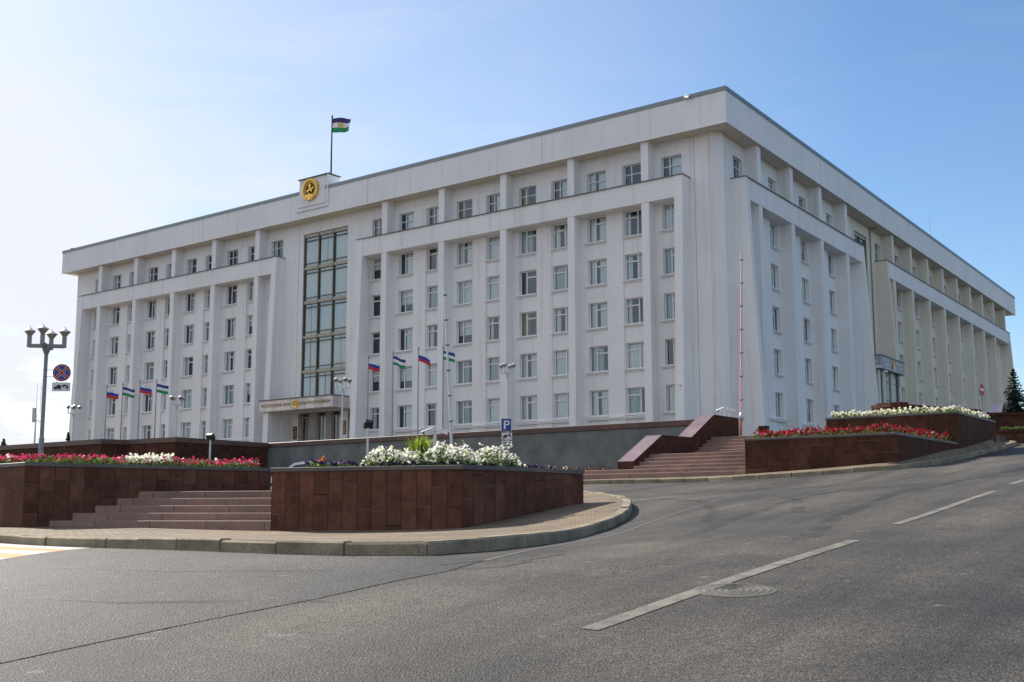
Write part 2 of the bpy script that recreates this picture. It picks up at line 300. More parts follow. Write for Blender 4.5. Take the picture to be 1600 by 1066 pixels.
# ---------------------------------------------------------------- mesh helpers
class MB:
    def __init__(s): s.v, s.f, s.m, s.uv = [], [], [], []
    def face(s, pts, mi=0, uvs=None):
        i = len(s.v); s.v += [tuple(p) for p in pts]; s.f.append(tuple(range(i, i + len(pts)))); s.m.append(mi); s.uv.append(uvs)
    def box(s, x0, x1, y0, y1, z0, z1, mi=0, skip=''):
        P = [(x, y, z) for z in (z0, z1) for y in (y0, y1) for x in (x0, x1)]
        for k, q in (('-z', (0, 2, 3, 1)), ('+z', (4, 5, 7, 6)), ('-y', (0, 1, 5, 4)), ('+y', (2, 6, 7, 3)), ('-x', (0, 4, 6, 2)), ('+x', (1, 3, 7, 5))):
            if k in skip.split(): continue
            if k[1] == 'y': uv = [(P[i][0], P[i][2]) for i in q]
            elif k[1] == 'x': uv = [(P[i][1], P[i][2]) for i in q]
            else: uv = [(P[i][0], P[i][1]) for i in q]
            s.face([P[i] for i in q], mi, uv)
    def obox(s, c, ax, ay, az, mi=0):
        c, ax, ay, az = map(Vector, (c, ax, ay, az))
        P = [c + ax * i + ay * j + az * k for k in (-1, 1) for j in (-1, 1) for i in (-1, 1)]
        for q in ((0, 2, 3, 1), (4, 5, 7, 6), (0, 1, 5, 4), (2, 6, 7, 3), (0, 4, 6, 2), (1, 3, 7, 5)): s.face([P[i] for i in q], mi)
    def prism(s, poly, z0, z1, mi=0, mtop=None, bottom=True):
        """vertical prism over an xy polygon (ccw); uv runs along the wall"""
        n, run = len(poly), 0.0
        for i in range(n):
            a, b = poly[i], poly[(i + 1) % n]; L = math.hypot(b[0] - a[0], b[1] - a[1])
            s.face([(*a, z0), (*b, z0), (*b, z1), (*a, z1)], mi, [(run, z0), (run + L, z0), (run + L, z1), (run, z1)]); run += L
        s.face([(*p, z1) for p in poly], mi if mtop is None else mtop, [p for p in poly])
        if bottom: s.face([(*p, z0) for p in reversed(poly)], mi, [p for p in reversed(poly)])
    def profile(s, prof, axis, a0, a1, mi=0, top=None):
        """extrude a (t,z) profile (ccw seen from -axis side) along x or y"""
        f = (lambda a, t, z: (a, t, z)) if axis == 'x' else (lambda a, t, z: (t, a, z))
        n = len(prof)
        for i in range(n):
            p, q = prof[i], prof[(i + 1) % n]
            k = mi
            if top is not None and (q[0] - p[0]) != 0 and min(p[1], q[1]) > min(r[1] for r in prof) + .3: k = top
            s.face([f(a0, *p), f(a0, *q), f(a1, *q), f(a1, *p)], k, [(a0, p[0] + p[1]), (a0, q[0] + q[1]), (a1, q[0] + q[1]), (a1, p[0] + p[1])])
        s.face([f(a0, *p) for p in reversed(prof)], mi, [p for p in reversed(prof)])
        s.face([f(a1, *p) for p in prof], mi, [p for p in prof])
    def tube(s, a, b, r0, r1=None, n=10, mi=0, cap=True):
        a, b = Vector(a), Vector(b); r1 = r0 if r1 is None else r1
        d = (b - a).normalized(); u = d.orthogonal().normalized(); v = d.cross(u)
        A = [a + (u * math.cos(t) + v * math.sin(t)) * r0 for t in (2 * math.pi * i / n for i in range(n))]
        B = [b + (u * math.cos(t) + v * math.sin(t)) * r1 for t in (2 * math.pi * i / n for i in range(n))]
        for i in range(n): s.face([A[i], A[(i + 1) % n], B[(i + 1) % n], B[i]], mi)
        if cap: s.face(list(reversed(A)), mi); s.face(B, mi)
    def lathe(s, c, prof, n=16, mi=0):
        """prof: list of (r,z) bottom to top around a vertical axis through c"""
        c = Vector(c)
        for (r0, z0), (r1, z1) in zip(prof, prof[1:]):
            for i in range(n):
                t0, t1 = 2 * math.pi * i / n, 2 * math.pi * (i + 1) / n
                P = [c + Vector((r * math.cos(t), r * math.sin(t), z)) for r, t, z in ((r0, t0, z0), (r0, t1, z0), (r1, t1, z1), (r1, t0, z1))]
                if r0 < 1e-6: P = [P[0], P[2], P[3]]
                elif r1 < 1e-6: P = P[:3]
                s.face(P, mi)
    def build(s, name, mats, parent=None, recenter=None, smooth=False, merge=True):
        if not isinstance(mats, (list, tuple)): mats = [mats]
        me = bpy.data.meshes.new(name)
        V = s.v; loc = Vector((0, 0, 0))
        if recenter is None: recenter = parent is None
        if recenter and V:
            a = np.array(V); lo, hi = a.min(0), a.max(0)
            loc = Vector(((lo[0] + hi[0]) / 2, (lo[1] + hi[1]) / 2, lo[2]))
            V = [tuple(x) for x in (a - np.array(loc))]
        me.from_pydata(V, [], s.f)
        for m in mats: me.materials.append(m)
        me.polygons.foreach_set('material_index', s.m)
        if any(u is not None for u in s.uv):
            ul = me.uv_layers.new(name='UVMap'); flat = []
            for f, u in zip(s.f, s.uv):
                if u is None: flat += [0.5, 0.5] * len(f)
                else:
                    for p in u: flat += [p[0], p[1]]
            ul.data.foreach_set('uv', flat)
        if merge and len(V) < 60000:
            bm = bmesh.new(); bm.from_mesh(me); bmesh.ops.remove_doubles(bm, verts=bm.verts, dist=1e-5); bm.to_mesh(me); bm.free()
        if smooth:
            me.polygons.foreach_set('use_smooth', [True] * len(me.polygons))
        me.update()
        o = bpy.data.objects.new(name, me); COL.objects.link(o); o.location = loc
        if parent is not None: o.parent = parent
        return o
def tag(o, label=None, cat=None, group=None, kind=None):
    if label: o['label'] = label
    if cat: o['category'] = cat
    if group: o['group'] = group
    if kind: o['kind'] = kind
    return o
def empty(name, loc=(0, 0, 0), rz=0.0):
    o = bpy.data.objects.new(name, None); COL.objects.link(o); o.location = loc; o.rotation_euler = (0, 0, rz); o.empty_display_size = .3
    return o
def copy_tree(o, parent=None):
    c = o.copy(); COL.objects.link(c)
    if parent is not None: c.parent = parent
    for ch in list(o.children): copy_tree(ch, c)
    return c
def bevel(o, wd, seg=1, angle=40):
    b = o.modifiers.new('bevel', 'BEVEL'); b.width = wd; b.segments = seg; b.limit_method = 'ANGLE'; b.angle_limit = R(angle); return o
def at(px, py, Y):
    """world point on the photograph's line of sight (1600x1066 px) at forward distance Y metres"""
    d = CM.T @ np.array([(px - 800) / FPX, (py - CY) / FPX, 1.0]); return Vector(d * (Y / d[1]))

# site axes: x runs right along the front facade, y runs back into the building; origin = roof corner
SITE = Vector((13.9595, 67.5732, 0)); SA = math.atan2(-.58785, .80897)
SX, SY = Vector((.80897, -.58785, 0)), Vector((.58785, .80897, 0))
def site(x, y, z=0.0): return SITE + SX * x + SY * y + Vector((0, 0, z))
def to_site(o): o.location = SITE + SX * o.location.x + SY * o.location.y + Vector((0, 0, o.location.z)); o.rotation_euler = (0, 0, SA); return o

# ---------------------------------------------------------------- ground
GK = np.array([[-7.41,-4.03,-1.99],[-1.64,-8.0,-2.13],[5.77,-13.1,-2.31],[-4.01,0.91,-1.49],[1.76,-3.06,-1.63],[9.17,-8.16,-1.81],[0.53,7.5,-0.83],[6.3,3.53,-0.97],[13.71,-1.57,-1.15],[3.93,12.44,-0.33],[9.7,8.47,-0.47],[17.11,3.37,-0.65],[7.33,17.38,0.17],[13.1,13.42,0.03],[20.51,8.31,-0.15],[10.74,22.33,0.66],[16.5,18.36,0.52],[23.92,13.25,0.34],[15.27,28.92,1.33],[21.04,24.95,1.19],[28.45,19.84,1.01],[19.81,35.51,1.99],[25.57,31.54,1.85],[32.99,26.43,1.67],[24.34,42.1,2.66],[30.11,38.13,2.52],[37.52,33.02,2.34],[28.88,48.68,3.32],[34.65,44.72,3.18],[42.06,39.61,3.0],[33.42,55.27,3.98],[39.18,51.31,3.84],[46.6,46.2,3.66],[-8.43,18.0,-0.52],[-5.35,15.0,-0.51],[-3.55,13.2,-0.49],[-1.36,11.9,-0.49],[0.0,12.9,-0.45],[0.75,15.2,-0.42],[1.42,17.4,-0.33],[1.87,18.8,-0.22],[2.23,20.3,-0.07],[4.04,27.5,0.35],[3.88,33.0,0.62],[2.61,38.7,0.91],[6.0,36.4,0.92],[7.31,34.8,0.95],[9.92,33.2,1.08],[10.55,32.6,1.13],[11.63,32.7,1.19],[14.4,36.0,1.52],[16.7,39.0,1.89],[19.21,42.2,2.33],[20.85,44.5,2.64],[7.63,29.5,0.6],[-4.62,21.0,-0.51],[-0.86,19.5,-0.46],[1.45,22.3,0.0],[-9.79,22.0,-0.45],[-10.7,22.8,-0.46],[-8.5,45.0,0.5],[-22.0,48.0,0.2],[0.0,52.0,1.2],[-2.0,30.0,0.3],[-18.0,30.0,-0.3],[-4.0,4.0,-1.25],[-9.0,6.0,-1.1],[-14.0,12.0,-0.85],[-25.0,20.0,-0.8],[-20.0,5.0,-1.3],[-12.0,-10.0,-2.2],[-40.0,40.0,-0.8],[-40.0,0.0,-1.8]])
def _phi(r2): return .5 * r2 * np.log(r2 + 1e-9)
_n = len(GK); _M = np.zeros((_n + 3, _n + 3))
_M[:_n, :_n] = _phi(((GK[:, None, :2] - GK[None, :, :2]) ** 2).sum(-1)) + np.eye(_n) * .5
_M[:_n, _n:] = np.c_[np.ones(_n), GK[:, :2]]; _M[_n:, :_n] = _M[:_n, _n:].T
_W = np.linalg.solve(_M, np.r_[GK[:, 2], 0, 0, 0])
def g(x, y):
    x, y = np.asarray(x, float), np.asarray(y, float)
    X, Y = np.clip(x, -40, 46), np.clip(y, -13, 56)
    r = _W[_n] + _W[_n + 1] * X + _W[_n + 2] * Y
    for i in range(_n): r = r + _W[i] * _phi((X - GK[i, 0]) ** 2 + (Y - GK[i, 1]) ** 2)
    sx, sy = (x - SITE.x) * SX.x + (y - SITE.y) * SX.y, (x - SITE.x) * SY.x + (y - SITE.y) * SY.y
    return np.where((sy > -17) & (sx < 17.5), np.minimum(r, 2.5), r)
def gz(x, y): return float(g(x, y))
def axis(segs):
    out = []
    for a, b, st in segs: out += list(np.arange(a, b, st))
    return np.array(out + [segs[-1][1]])
def grid_mesh(name, xs, ys, m, off=0.0, keep=None):
    X, Y = np.meshgrid(xs, ys); Z = g(X, Y) + off
    V = np.c_[X.ravel(), Y.ravel(), Z.ravel()]; nx = len(xs)
    F = [(j * nx + i, j * nx + i + 1, (j + 1) * nx + i + 1, (j + 1) * nx + i) for j in range(len(ys) - 1) for i in range(nx - 1)]
    me = bpy.data.meshes.new(name); me.from_pydata(V.tolist(), [], F); me.materials.append(m)
    me.polygons.foreach_set('use_smooth', [True] * len(F)); me.update()
    o = bpy.data.objects.new(name, me); COL.objects.link(o); return o
tag(grid_mesh('road', axis([(-1500, -300, 300), (-300, -60, 40), (-60, -16, 2), (-16, 26, .4), (26, 70, 2), (70, 300, 46), (300, 1500, 300)]),
              axis([(-900, -100, 200), (-100, -14, 14), (-14, 4, 1), (4, 50, .4), (50, 70, 1.5), (70, 300, 46), (300, 1800, 300)]), ASPH), kind='structure')
def strip(name, A, B, nu, nv, m, off, kind='structure', zb=None):
    """ruled sheet between two polylines, lying on the ground"""
    def res(P, n):
        P = np.array(P, float); d = np.r_[0, np.cumsum(np.hypot(*(P[1:] - P[:-1]).T))]; t = np.linspace(0, d[-1], n)
        return np.c_[np.interp(t, d, P[:, 0]), np.interp(t, d, P[:, 1])]
    a, b = res(A, nu), res(B, nu); mb = MB()
    G = [[(a[i] * (1 - k) + b[i] * k) for k in np.linspace(0, 1, nv)] for i in range(nu)]
    G = [[(p[0], p[1], gz(*p) + off) for p in row] for row in G]
    if zb is not None:                                            # far edge follows given heights, eased across the width
        d = np.r_[0, np.cumsum(np.hypot(*(np.array(B)[1:] - np.array(B)[:-1]).T))]; zi = np.interp(np.linspace(0, d[-1], nu), d, zb)
        G = [[(p[0], p[1], p[2] * (1 - j / (nv - 1)) + zi[i] * j / (nv - 1)) for j, p in enumerate(row)] for i, row in enumerate(G)]
    for i in range(nu - 1):
        for j in range(nv - 1):
            q = [G[i][j], G[i + 1][j], G[i + 1][j + 1], G[i][j + 1]]
            e1, e2 = Vector(q[1]) - Vector(q[0]), Vector(q[3]) - Vector(q[0])
            mb.face(q if e1.cross(e2).z > 0 else q[::-1])
    return tag(mb.build(name, m, recenter=False, smooth=True), kind=kind)
# darker resurfaced lane of the side street, left of the seam that runs to the kerb tip
seam = [(-7.5, 2.2), (-4.3, 5.6), (-3.21, 6.96), (-2.79, 7.54), (-2.25, 8.24), (-1.6, 9.02), (-1.04, 9.9), (-.61, 10.46), (-.3, 11.3)]
strip('road_resurfacing', seam, [(-22, 17), (-17, 20), (-13, 22.4), (-9.3, 18.6), (-6.2, 15.6), (-4.0, 13.4), (-2.8, 12.4), (-1.5, 11.8), (-.75, 11.75)], 50, 24, ASPH2, .004)
tarseam = [(-.3, 11.3), (.8, 14.2), (2.23, 18.2), (3.9, 21.46), (5.6, 25), (7.62, 29.44)]
CRACK = plain('tar_seam', (.105, .10, .09), .8); CRACKD = plain('dark_crack', (.026, .025, .023), .9)
strip('road_seam', tarseam, [(x + .05, y - .02) for x, y in tarseam], 40, 2, CRACK, .004)
def wander(P, n, amp, wd):
    P = np.array(P, float); d = np.r_[0, np.cumsum(np.hypot(*(P[1:] - P[:-1]).T))]; t = np.linspace(0, d[-1], n); A, B_ = [], []
    for k in t:
        x, y = np.interp(k, d, P[:, 0]), np.interp(k, d, P[:, 1]); o = rnd.uniform(-amp, amp); ww = max(.001, rnd.gauss(wd, wd)) * (0.05 if math.sin(k * 2.3) + math.sin(k * 5.9 + 1) > .35 else 1); A.append((x + o, y)); B_.append((x + o + ww, y - ww * .6))
    return A, B_
_a, _b = wander(seam[1:], 260, .016, .0025)
strip('road_crack', _a, _b, 150, 2, CRACKD, .008)
for pts in ([(-.75, 10.9), (-.35, 11.25), (.05, 11.2), (.25, 11.45), (.55, 11.9)], [(-.9, 10.75), (-.6, 10.6), (-.1, 10.75), (.2, 11.2)]):
    strip('road_crack', pts, [(x + .02, y - .012) for x, y in pts], 16, 2, CRACKD, .009)
def tyremat():
    m, n, l, b = new_mat('tyre_mark'); b.inputs['Base Color'].default_value = (.02, .02, .02, 1); b.inputs['Roughness'].default_value = .7
    t = n.new('ShaderNodeBsdfTransparent'); mx = n.new('ShaderNodeMixShader'); f = noise(n, l, 1.3, 5, .7); f2 = noise(n, l, 40, 3, .8)
    l.new(nmath(n, l, 'MULTIPLY', ramp2(n, l, f, (0, 0, 0), (1, 1, 1), .40, .68), nmath(n, l, 'MULTIPLY', f2, .95)), mx.inputs[0]); l.new(t.outputs[0], mx.inputs[1]); l.new(b.outputs[0], mx.inputs[2])
    l.new(mx.outputs[0], n['Material Output'].inputs[0]); return m
TYREM = tyremat()
for pts, wd in (([(2.9, 17.0), (3.5, 19.5), (3.7, 22.0), (3.4, 24.8), (2.9, 28)], .22), ([(4.4, 17.2), (5.1, 19.8), (5.3, 22.3), (5.0, 25.0), (4.3, 28.5)], .22), ([(1.9, 13.6), (3.2, 17.0), (5.2, 20.4), (8.2, 24.2), (12.0, 28.8)], .26), ([(3.2, 12.6), (4.6, 16.0), (6.6, 19.4), (9.6, 23.2), (13.3, 27.8)], .26),
                ([(-9, 14.6), (-6, 12.0), (-3.5, 10.9), (-1.2, 10.6)], .24), ([(-9, 12.6), (-6, 10.1), (-3.4, 9.1), (-1.6, 9.0)], .24), ([(2.8, 4.6), (4.4, 7.0), (7.2, 11.0), (10.5, 15.6), (15, 22)], .26), ([(4.2, 4.2), (5.8, 6.4), (8.6, 10.3), (12, 15), (16.5, 21.3)], .26)):
    strip('tyre_mark', pts, [(x + wd * .8, y - wd * .6) for x, y in pts], 60, 2, TYREM, .010)
def dash(a, b, wd=.13):
    d = Vector((b[0] - a[0], b[1] - a[1])).normalized(); nn = Vector((-d.y, d.x)) * wd / 2
    strip('road_marking', [(a[0] + nn.x, a[1] + nn.y), (b[0] + nn.x, b[1] + nn.y)], [(a[0] - nn.x, a[1] - nn.y), (b[0] - nn.x, b[1] - nn.y)], 26, 3, LINEP, .005)
dash((.53, 7.62), (3.85, 12.3), .15); dash((4.95, 14.1), (8.30, 18.7)); dash((9.31, 20.28), (12.6, 25.0)); dash((13.7, 26.6), (17.0, 31.3))
# the crossing at the left edge: white and yellow bars, parallel to the traffic
kd = Vector((-.716, .698))
for k in range(7):
    a, b = Vector((-5.97, 15.52 - .64 * k)), Vector((-5.97, 15.52 - .64 * (k + 1)))
    strip('crossing_stripe', [tuple(a), tuple(a + kd * 6)], [tuple(b), tuple(b + kd * 6)], 12, 3, XW if k % 2 == 0 else XY, .006)

# kerbs and pavements
KL = [(-18, 27.3), (-14.6, 24.0), (-11.5, 21.0), (-8.45, 18.04), (-5.37, 15.04), (-3.56, 13.24), (-2.3, 12.25), (-1.36, 11.94), (-.71, 12.02), (0, 12.9), (.42, 14.0), (.75, 15.16), (1.42, 17.4), (1.87, 18.8), (2.24, 20.32), (2.40, 21.8), (2.44, 24.2), (2.36, 27.2), (1.9, 30), (.6, 32.6), (-2, 34.5), (-6, 36)]
KR = [(-12, 49.3), (-7, 45.7), (-2.8, 42.7), (2.63, 38.75), (6.03, 36.35), (7.33, 34.86), (9.9, 33.05), (10.7, 32.75), (11.75, 32.75), (13.0, 34.1), (14.45, 36.1), (16.74, 39.1), (19.21, 42.2), (20.87, 44.54), (21.05, 45.4), (20.7, 46.2), (19.6, 47.2)]
def kerb(P, inside):
    """row of kerb stones standing on the outer line P, `inside`=+1 when the pavement is to the left of the walk"""
    P = np.array(P, float); d = np.r_[0, np.cumsum(np.hypot(*(P[1:] - P[:-1]).T))]
    f = lambda t: np.array([np.interp(t, d, P[:, 0]), np.interp(t, d, P[:, 1])])
    mb = MB(); t = 0.0; L = d[-1]
    while t < L - .2:
        ln = rnd.uniform(.92, 1.08); t1 = min(t + ln, L); a, b = f(t + .012), f(t1 - .012)
        e = (b - a) / (np.hypot(*(b - a)) + 1e-9); n = np.array([-e[1], e[0]]) * inside
        h = .15 + rnd.uniform(-.012, .012); sh = n * rnd.uniform(-.012, .012)
        bw, ch = .16, .022
        for q0, q1 in ((a, b),):
            pr = [(0, -.2), (0, h - ch), (ch, h), (bw, h), (bw, -.2)]
            A = [(*(q0 + sh + n * o), gz(*q0) + z) for o, z in pr]; B = [(*(q1 + sh + n * o), gz(*q1) + z) for o, z in pr]
            for i in range(4):
                q = [A[i], B[i], B[i + 1], A[i + 1]]; mb.face(q if inside > 0 else q[::-1])
            mb.face(A[::-1] if inside > 0 else A); mb.face(B if inside > 0 else B[::-1])
        t = t1
    return tag(mb.build('kerb', KERB, recenter=False), kind='structure')
kerb(KL, 1); kerb(KR, 1)
PAVR = [(-9, -27.2, 1.1), (-5, -27.2, 1.1), (0, -27.2, 1.1), (5, -27.2, 1.12), (9, -27.5, 1.15), (13.4, -28.6, 1.16), (16, -28.8, 1.30), (17.8, -28.8, 1.42), (18.3, -28.5, 1.5), (18.4, -26, 1.78), (18.5, -24, 2.02), (18.55, -22, 2.22), (18.65, -19.5, 2.5), (18.7, -17, 2.82), (18, -15.5, 2.9), (16, -15, 3.0), (13, -15, 3.0)]
def inset(P, k):
    P = np.array(P, float); T = np.gradient(P, axis=0); T /= np.hypot(*T.T)[:, None]
    return [tuple(p + np.array([-t[1], t[0]]) * k) for p, t in zip(P, T)]
strip('pavement', inset(KL, .155), [(-18, 33), (-14, 30), (-12, 27), (-10.2, 25), (-8.2, 23.6), (-6.5, 22.8), (-5, 22), (-4, 21.8), (-3, 21.5), (-2, 21), (-1, 20.8), (-.4, 21), (-.2, 21.5), (0, 22), (0, 22.6), (0, 23), (0, 24), (-.3, 26), (-1, 27.5), (-2, 28.5), (-4, 29), (-7, 29)], 110, 16, PAVE, .14)
strip('pavement', inset(KR, .155), [tuple(site(x, y).xy) for x, y, _ in PAVR], 90, 10, PAVE, .13, zb=[z for _, _, z in PAVR])

# manhole in the road
def manhole(x, y, rad, label, name='manhole'):
    z = gz(x, y); dx, dy = (gz(x + .3, y) - z) / .3, (gz(x, y + .3) - z) / .3
    nrm = Vector((-dx, -dy, 1)).normalized()
    t = empty(name, (x, y, z)); t.rotation_euler = Vector((0, 0, 1)).rotation_difference(nrm).to_euler()
    IRON = plain('cast_iron', (.095, .088, .074), .8, .0, var=.45, scale=30)
    a = MB(); a.lathe((0, 0, 0), [(rad * 1.18, -.02), (rad * 1.18, .004), (rad * 1.04, .006), (rad * 1.04, -.02)], 40); a.build('frame_ring', IRON, t)
    c = MB(); pr = [(rad * 1.02, -.02), (rad * 1.02, .004)]
    for k in range(5):
        r = rad * (1 - .19 * k)
        pr += [(r, .006), (r - .018, .006), (r - .022, .001), (r - rad * .13, .001)]
    pr += [(0.0, .001)]
    c.lathe((0, 0, 0), pr, 40); c.build('cover', IRON, t)
    tag(t, label, 'manhole'); return t
manhole(1.82, 9.02, .29, 'round cast iron cover with concentric rings beside the dashed line in the foreground')
manhole(6.92, 26.04, .38, 'worn manhole cover far up the road in front of the stone stairs')

# ---------------------------------------------------------------- the government building (local axes = site axes)
B = empty('government_building', SITE, SA)
tag(B, 'huge white six storey office block with deep pilasters, gold crest and overhanging cornice', 'building')
ZS, ZT, ZB1, ZB0, Z0 = 25.04, 27.18, 22.15, 20.72, 2.9          # soffit, cornice top, portal beam top/bottom, ground
W0 = 1.18                                                        # depth of the wall behind the cornice face
LX, LY = -76.3, 87.7
CREAMY = 27.4                                                    # from here back the long side is in the cream colour
PF = [6.2, 12.2, 18.2, 24.2, 30.2, 45.6, 51.6, 57.6, 63.6, 69.6]
PR1, PR2 = [5.68, 11.6, 17.52, 23.4], [36.0 + 5.73 * k for k in range(8)]
SILL = [6.5 + 3.1 * k for k in range(5)]; WH = 1.78
def wins_front():
    res = []
    for p in PF:                                                 # W window right of each pilaster
        res.append((-(p - .78), -(p - .78) + 1.55, False))
    for p in PF[1:5] + PF[6:]:                                   # N window left of the next pilaster
        res.append((-(p - 3.78) , -(p - 3.78) + 1.55, True))
    res.append((-32.42, -30.87, True)); res.append((-71.84, -70.29, True))
    return res
WF = wins_front()
def wins_right():
    lower, attic = [], []
    for P in (PR1, PR2):
        st = P[1] - P[0]
        for p, q in zip(P, P[1:]):
            for y in (p + .68, q - .68 - 1.55): lower.append((y, y + 1.55)); attic.append((y, y + 1.55))
    for y in (3.45, 33.75): attic.append((y, y + 1.55))
    lower += [(76.8, 78.35), (80.0, 81.55)]; attic += [(24.2, 25.75), (76.8, 78.35), (80.0, 81.55)]
    return lower, attic
WRL, WRA = wins_right()
def holed(mb, put, u0, u1, z0, z1, holes, depth, mi=0, rev=None, split=None):
    """wall rectangle with openings; put(u,z,d) -> point, d metres behind the face"""
    U = sorted({u0, u1, *[h[0] for h in holes], *[h[1] for h in holes], *([split] if split else [])})
    Zs = sorted({z0, z1, *[h[2] for h in holes], *[h[3] for h in holes]})
    U = [u for u in U if u0 <= u <= u1]; Zs = [z for z in Zs if z0 <= z <= z1]
    for a, b in zip(U, U[1:]):
        c = (a + b) / 2; hs = [h for h in holes if h[0] < c < h[1]]
        zs = sorted({z0, z1, *[h[2] for h in hs], *[h[3] for h in hs]})
        k = mi if split is None or c < split else mi + 1
        for p, q in zip(zs, zs[1:]):
            if any(h[2] < (p + q) / 2 < h[3] for h in hs): continue
            mb.face([put(a, p, 0), put(b, p, 0), put(b, q, 0), put(a, q, 0)], k)
    for h in holes:
        a, b, p, q = h[:4]; d = h[4] if len(h) > 4 else depth
        k = mi if split is None or (a + b) / 2 < split else mi + 1
        mb.face([put(a, p, 0), put(a, p, d), put(a, q, d), put(a, q, 0)][::-1], k)
        mb.face([put(b, p, 0), put(b, p, d), put(b, q, d), put(b, q, 0)], k)
        mb.face([put(a, q, 0), put(b, q, 0), put(b, q, d), put(a, q, d)][::-1], k)
        mb.face([put(a, p, 0), put(b, p, 0), put(b, p, d), put(a, p, d)], k)
fput = lambda u, z, d: (u, W0 + d, z)
rput = lambda u, z, d: (-W0 - d, u, z)
TWF = (-40.62, -35.25, 9.0, 23.98); ENT = (-42.85, -34.1, Z0, 8.42)
TWR = (28.2, 31.5, 12.2, 23.98); ENR = (28.3, 32.6, Z0, 11.5)
AZ0, AZ1 = 22.02, 23.97
fh = [(a, b, z, z + WH) for a, b, _ in WF for z in SILL] + [(a, b, AZ0, AZ1) for a, b, _ in WF] + [(*TWF, .35), (*ENT, 1.6)]
rh = [(a, b, z, z + WH) for a, b in WRL for z in SILL] + [(a, b, AZ0, AZ1) for a, b in WRA] + [(*TWR, .3), (*ENR, 1.3)]
m = MB()
holed(m, fput, LX + W0, -1.9, Z0, ZS, fh, .22)
holed(m, rput, 1.9, LY - W0, Z0, ZS, rh, .22, 0, split=CREAMY)
m.face([(-1.9, W0, Z0), (-W0, 1.9, Z0), (-W0, 1.9, ZS), (-1.9, W0, ZS)])
m.face([(LX + W0, LY - W0, Z0), (LX + W0, W0, Z0), (LX + W0, W0, ZS), (LX + W0, LY - W0, ZS)])
m.face([(-W0, LY - W0, Z0), (LX + W0, LY - W0, Z0), (LX + W0, LY - W0, ZS), (-W0, LY - W0, ZS)])
m.build('wall', [WHITE, CREAM], B, recenter=False)
m = MB()                                                         # flat backing sheets, coloured dark for the unlit rooms behind the glass
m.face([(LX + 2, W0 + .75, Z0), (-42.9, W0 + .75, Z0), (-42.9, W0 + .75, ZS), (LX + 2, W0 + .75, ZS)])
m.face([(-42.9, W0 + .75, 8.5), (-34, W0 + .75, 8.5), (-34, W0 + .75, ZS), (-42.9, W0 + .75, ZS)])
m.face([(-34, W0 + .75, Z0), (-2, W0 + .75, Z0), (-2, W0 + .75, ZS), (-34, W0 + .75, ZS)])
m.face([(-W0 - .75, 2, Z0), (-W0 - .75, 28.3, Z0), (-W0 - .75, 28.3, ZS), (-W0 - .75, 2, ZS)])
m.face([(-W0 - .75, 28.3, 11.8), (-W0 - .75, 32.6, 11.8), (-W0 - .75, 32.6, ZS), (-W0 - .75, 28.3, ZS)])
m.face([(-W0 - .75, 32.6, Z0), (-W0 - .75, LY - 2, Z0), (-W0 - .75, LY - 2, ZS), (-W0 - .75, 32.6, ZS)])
m.build('dark_room_sheet', INTER, B, recenter=False)
# cornice, flashing
m = MB()
m.box(LX, 0, 0, LY, ZS, ZT)
for x in (-67.0, -31.9, -14.5, -53.0):
    m.box(x - .012, x + .012, -.003, .05, ZS + .02, ZT - .02, 1)
for y in (40.6, 69.5, 17.2): m.box(-.05, .003, y - .012, y + .012, ZS + .02, ZT - .02, 1)
for u0, u1 in ((LX, 0),): m.box(u0 - .03, .03, -.03, .10, ZS - .05, ZS - .001, 0)
m.box(-.10, .03, .101, LY, ZS - .05, ZS - .001, 0)
m.build('cornice', [WHITE, DARKCAP], B, recenter=False)
m = MB(); m.face([(LX + .1, .11, ZS - .004), (LX + .1, LY - .1, ZS - .004), (-.11, LY - .1, ZS - .004), (-.11, .11, ZS - .004)])
m.build('soffit', SOFFIT, B, recenter=False)
m = MB()
m.box(LX - .05, -40.02, -.05, .5, ZT + .001, ZT + .28); m.box(-36.44, .05, -.05, .5, ZT + .001, ZT + .28); m.box(-.5, .05, .501, LY + .05, ZT + .001, ZT + .28); m.box(LX - .05, LX + .5, .501, LY + .05, ZT + .001, ZT + .28)
m.build('roof_flashing', FLASH, B, recenter=False)
# corner column
m = MB(); m.prism([(-1.86, 1.20), (-1.66, 1.02), (-1.02, 1.66), (-1.20, 1.86), (-1.5, 1.6)], Z0, ZS - .002)
m.build('corner_column', WHITE, B, recenter=False)
# pilasters (top storey and below the portal beams)
PW = .57
for p in PF:
    m = MB(); m.box(-p - PW / 2, -p + PW / 2, .23, W0 + .05, ZB1 - .1, ZS - .004, 0, '+y'); m.build('pilaster', WHITE, B, recenter=False)
    m = MB(); m.box(-p - PW / 2, -p + PW / 2, .20, W0 + .05, Z0, ZB0 + .02, 0, '+y'); m.build('pilaster', WHITE, B, recenter=False)
for i, P in enumerate((PR1, PR2)):
    for p in P + ([82.2] if i else []):
        wt = CREAM if i else WHITE
        m = MB(); m.box(-W0 - .05, -.23, p - .31, p + .31, ZB1 - .1, ZS - .004, 0, '-x'); m.build('pilaster', wt, B, recenter=False)
        if p < 82: m = MB(); m.box(-W0 - .05, -.20, p - .31, p + .31, Z0, ZB0 + .02, 0, '-x'); m.build('pilaster', wt, B, recenter=False)
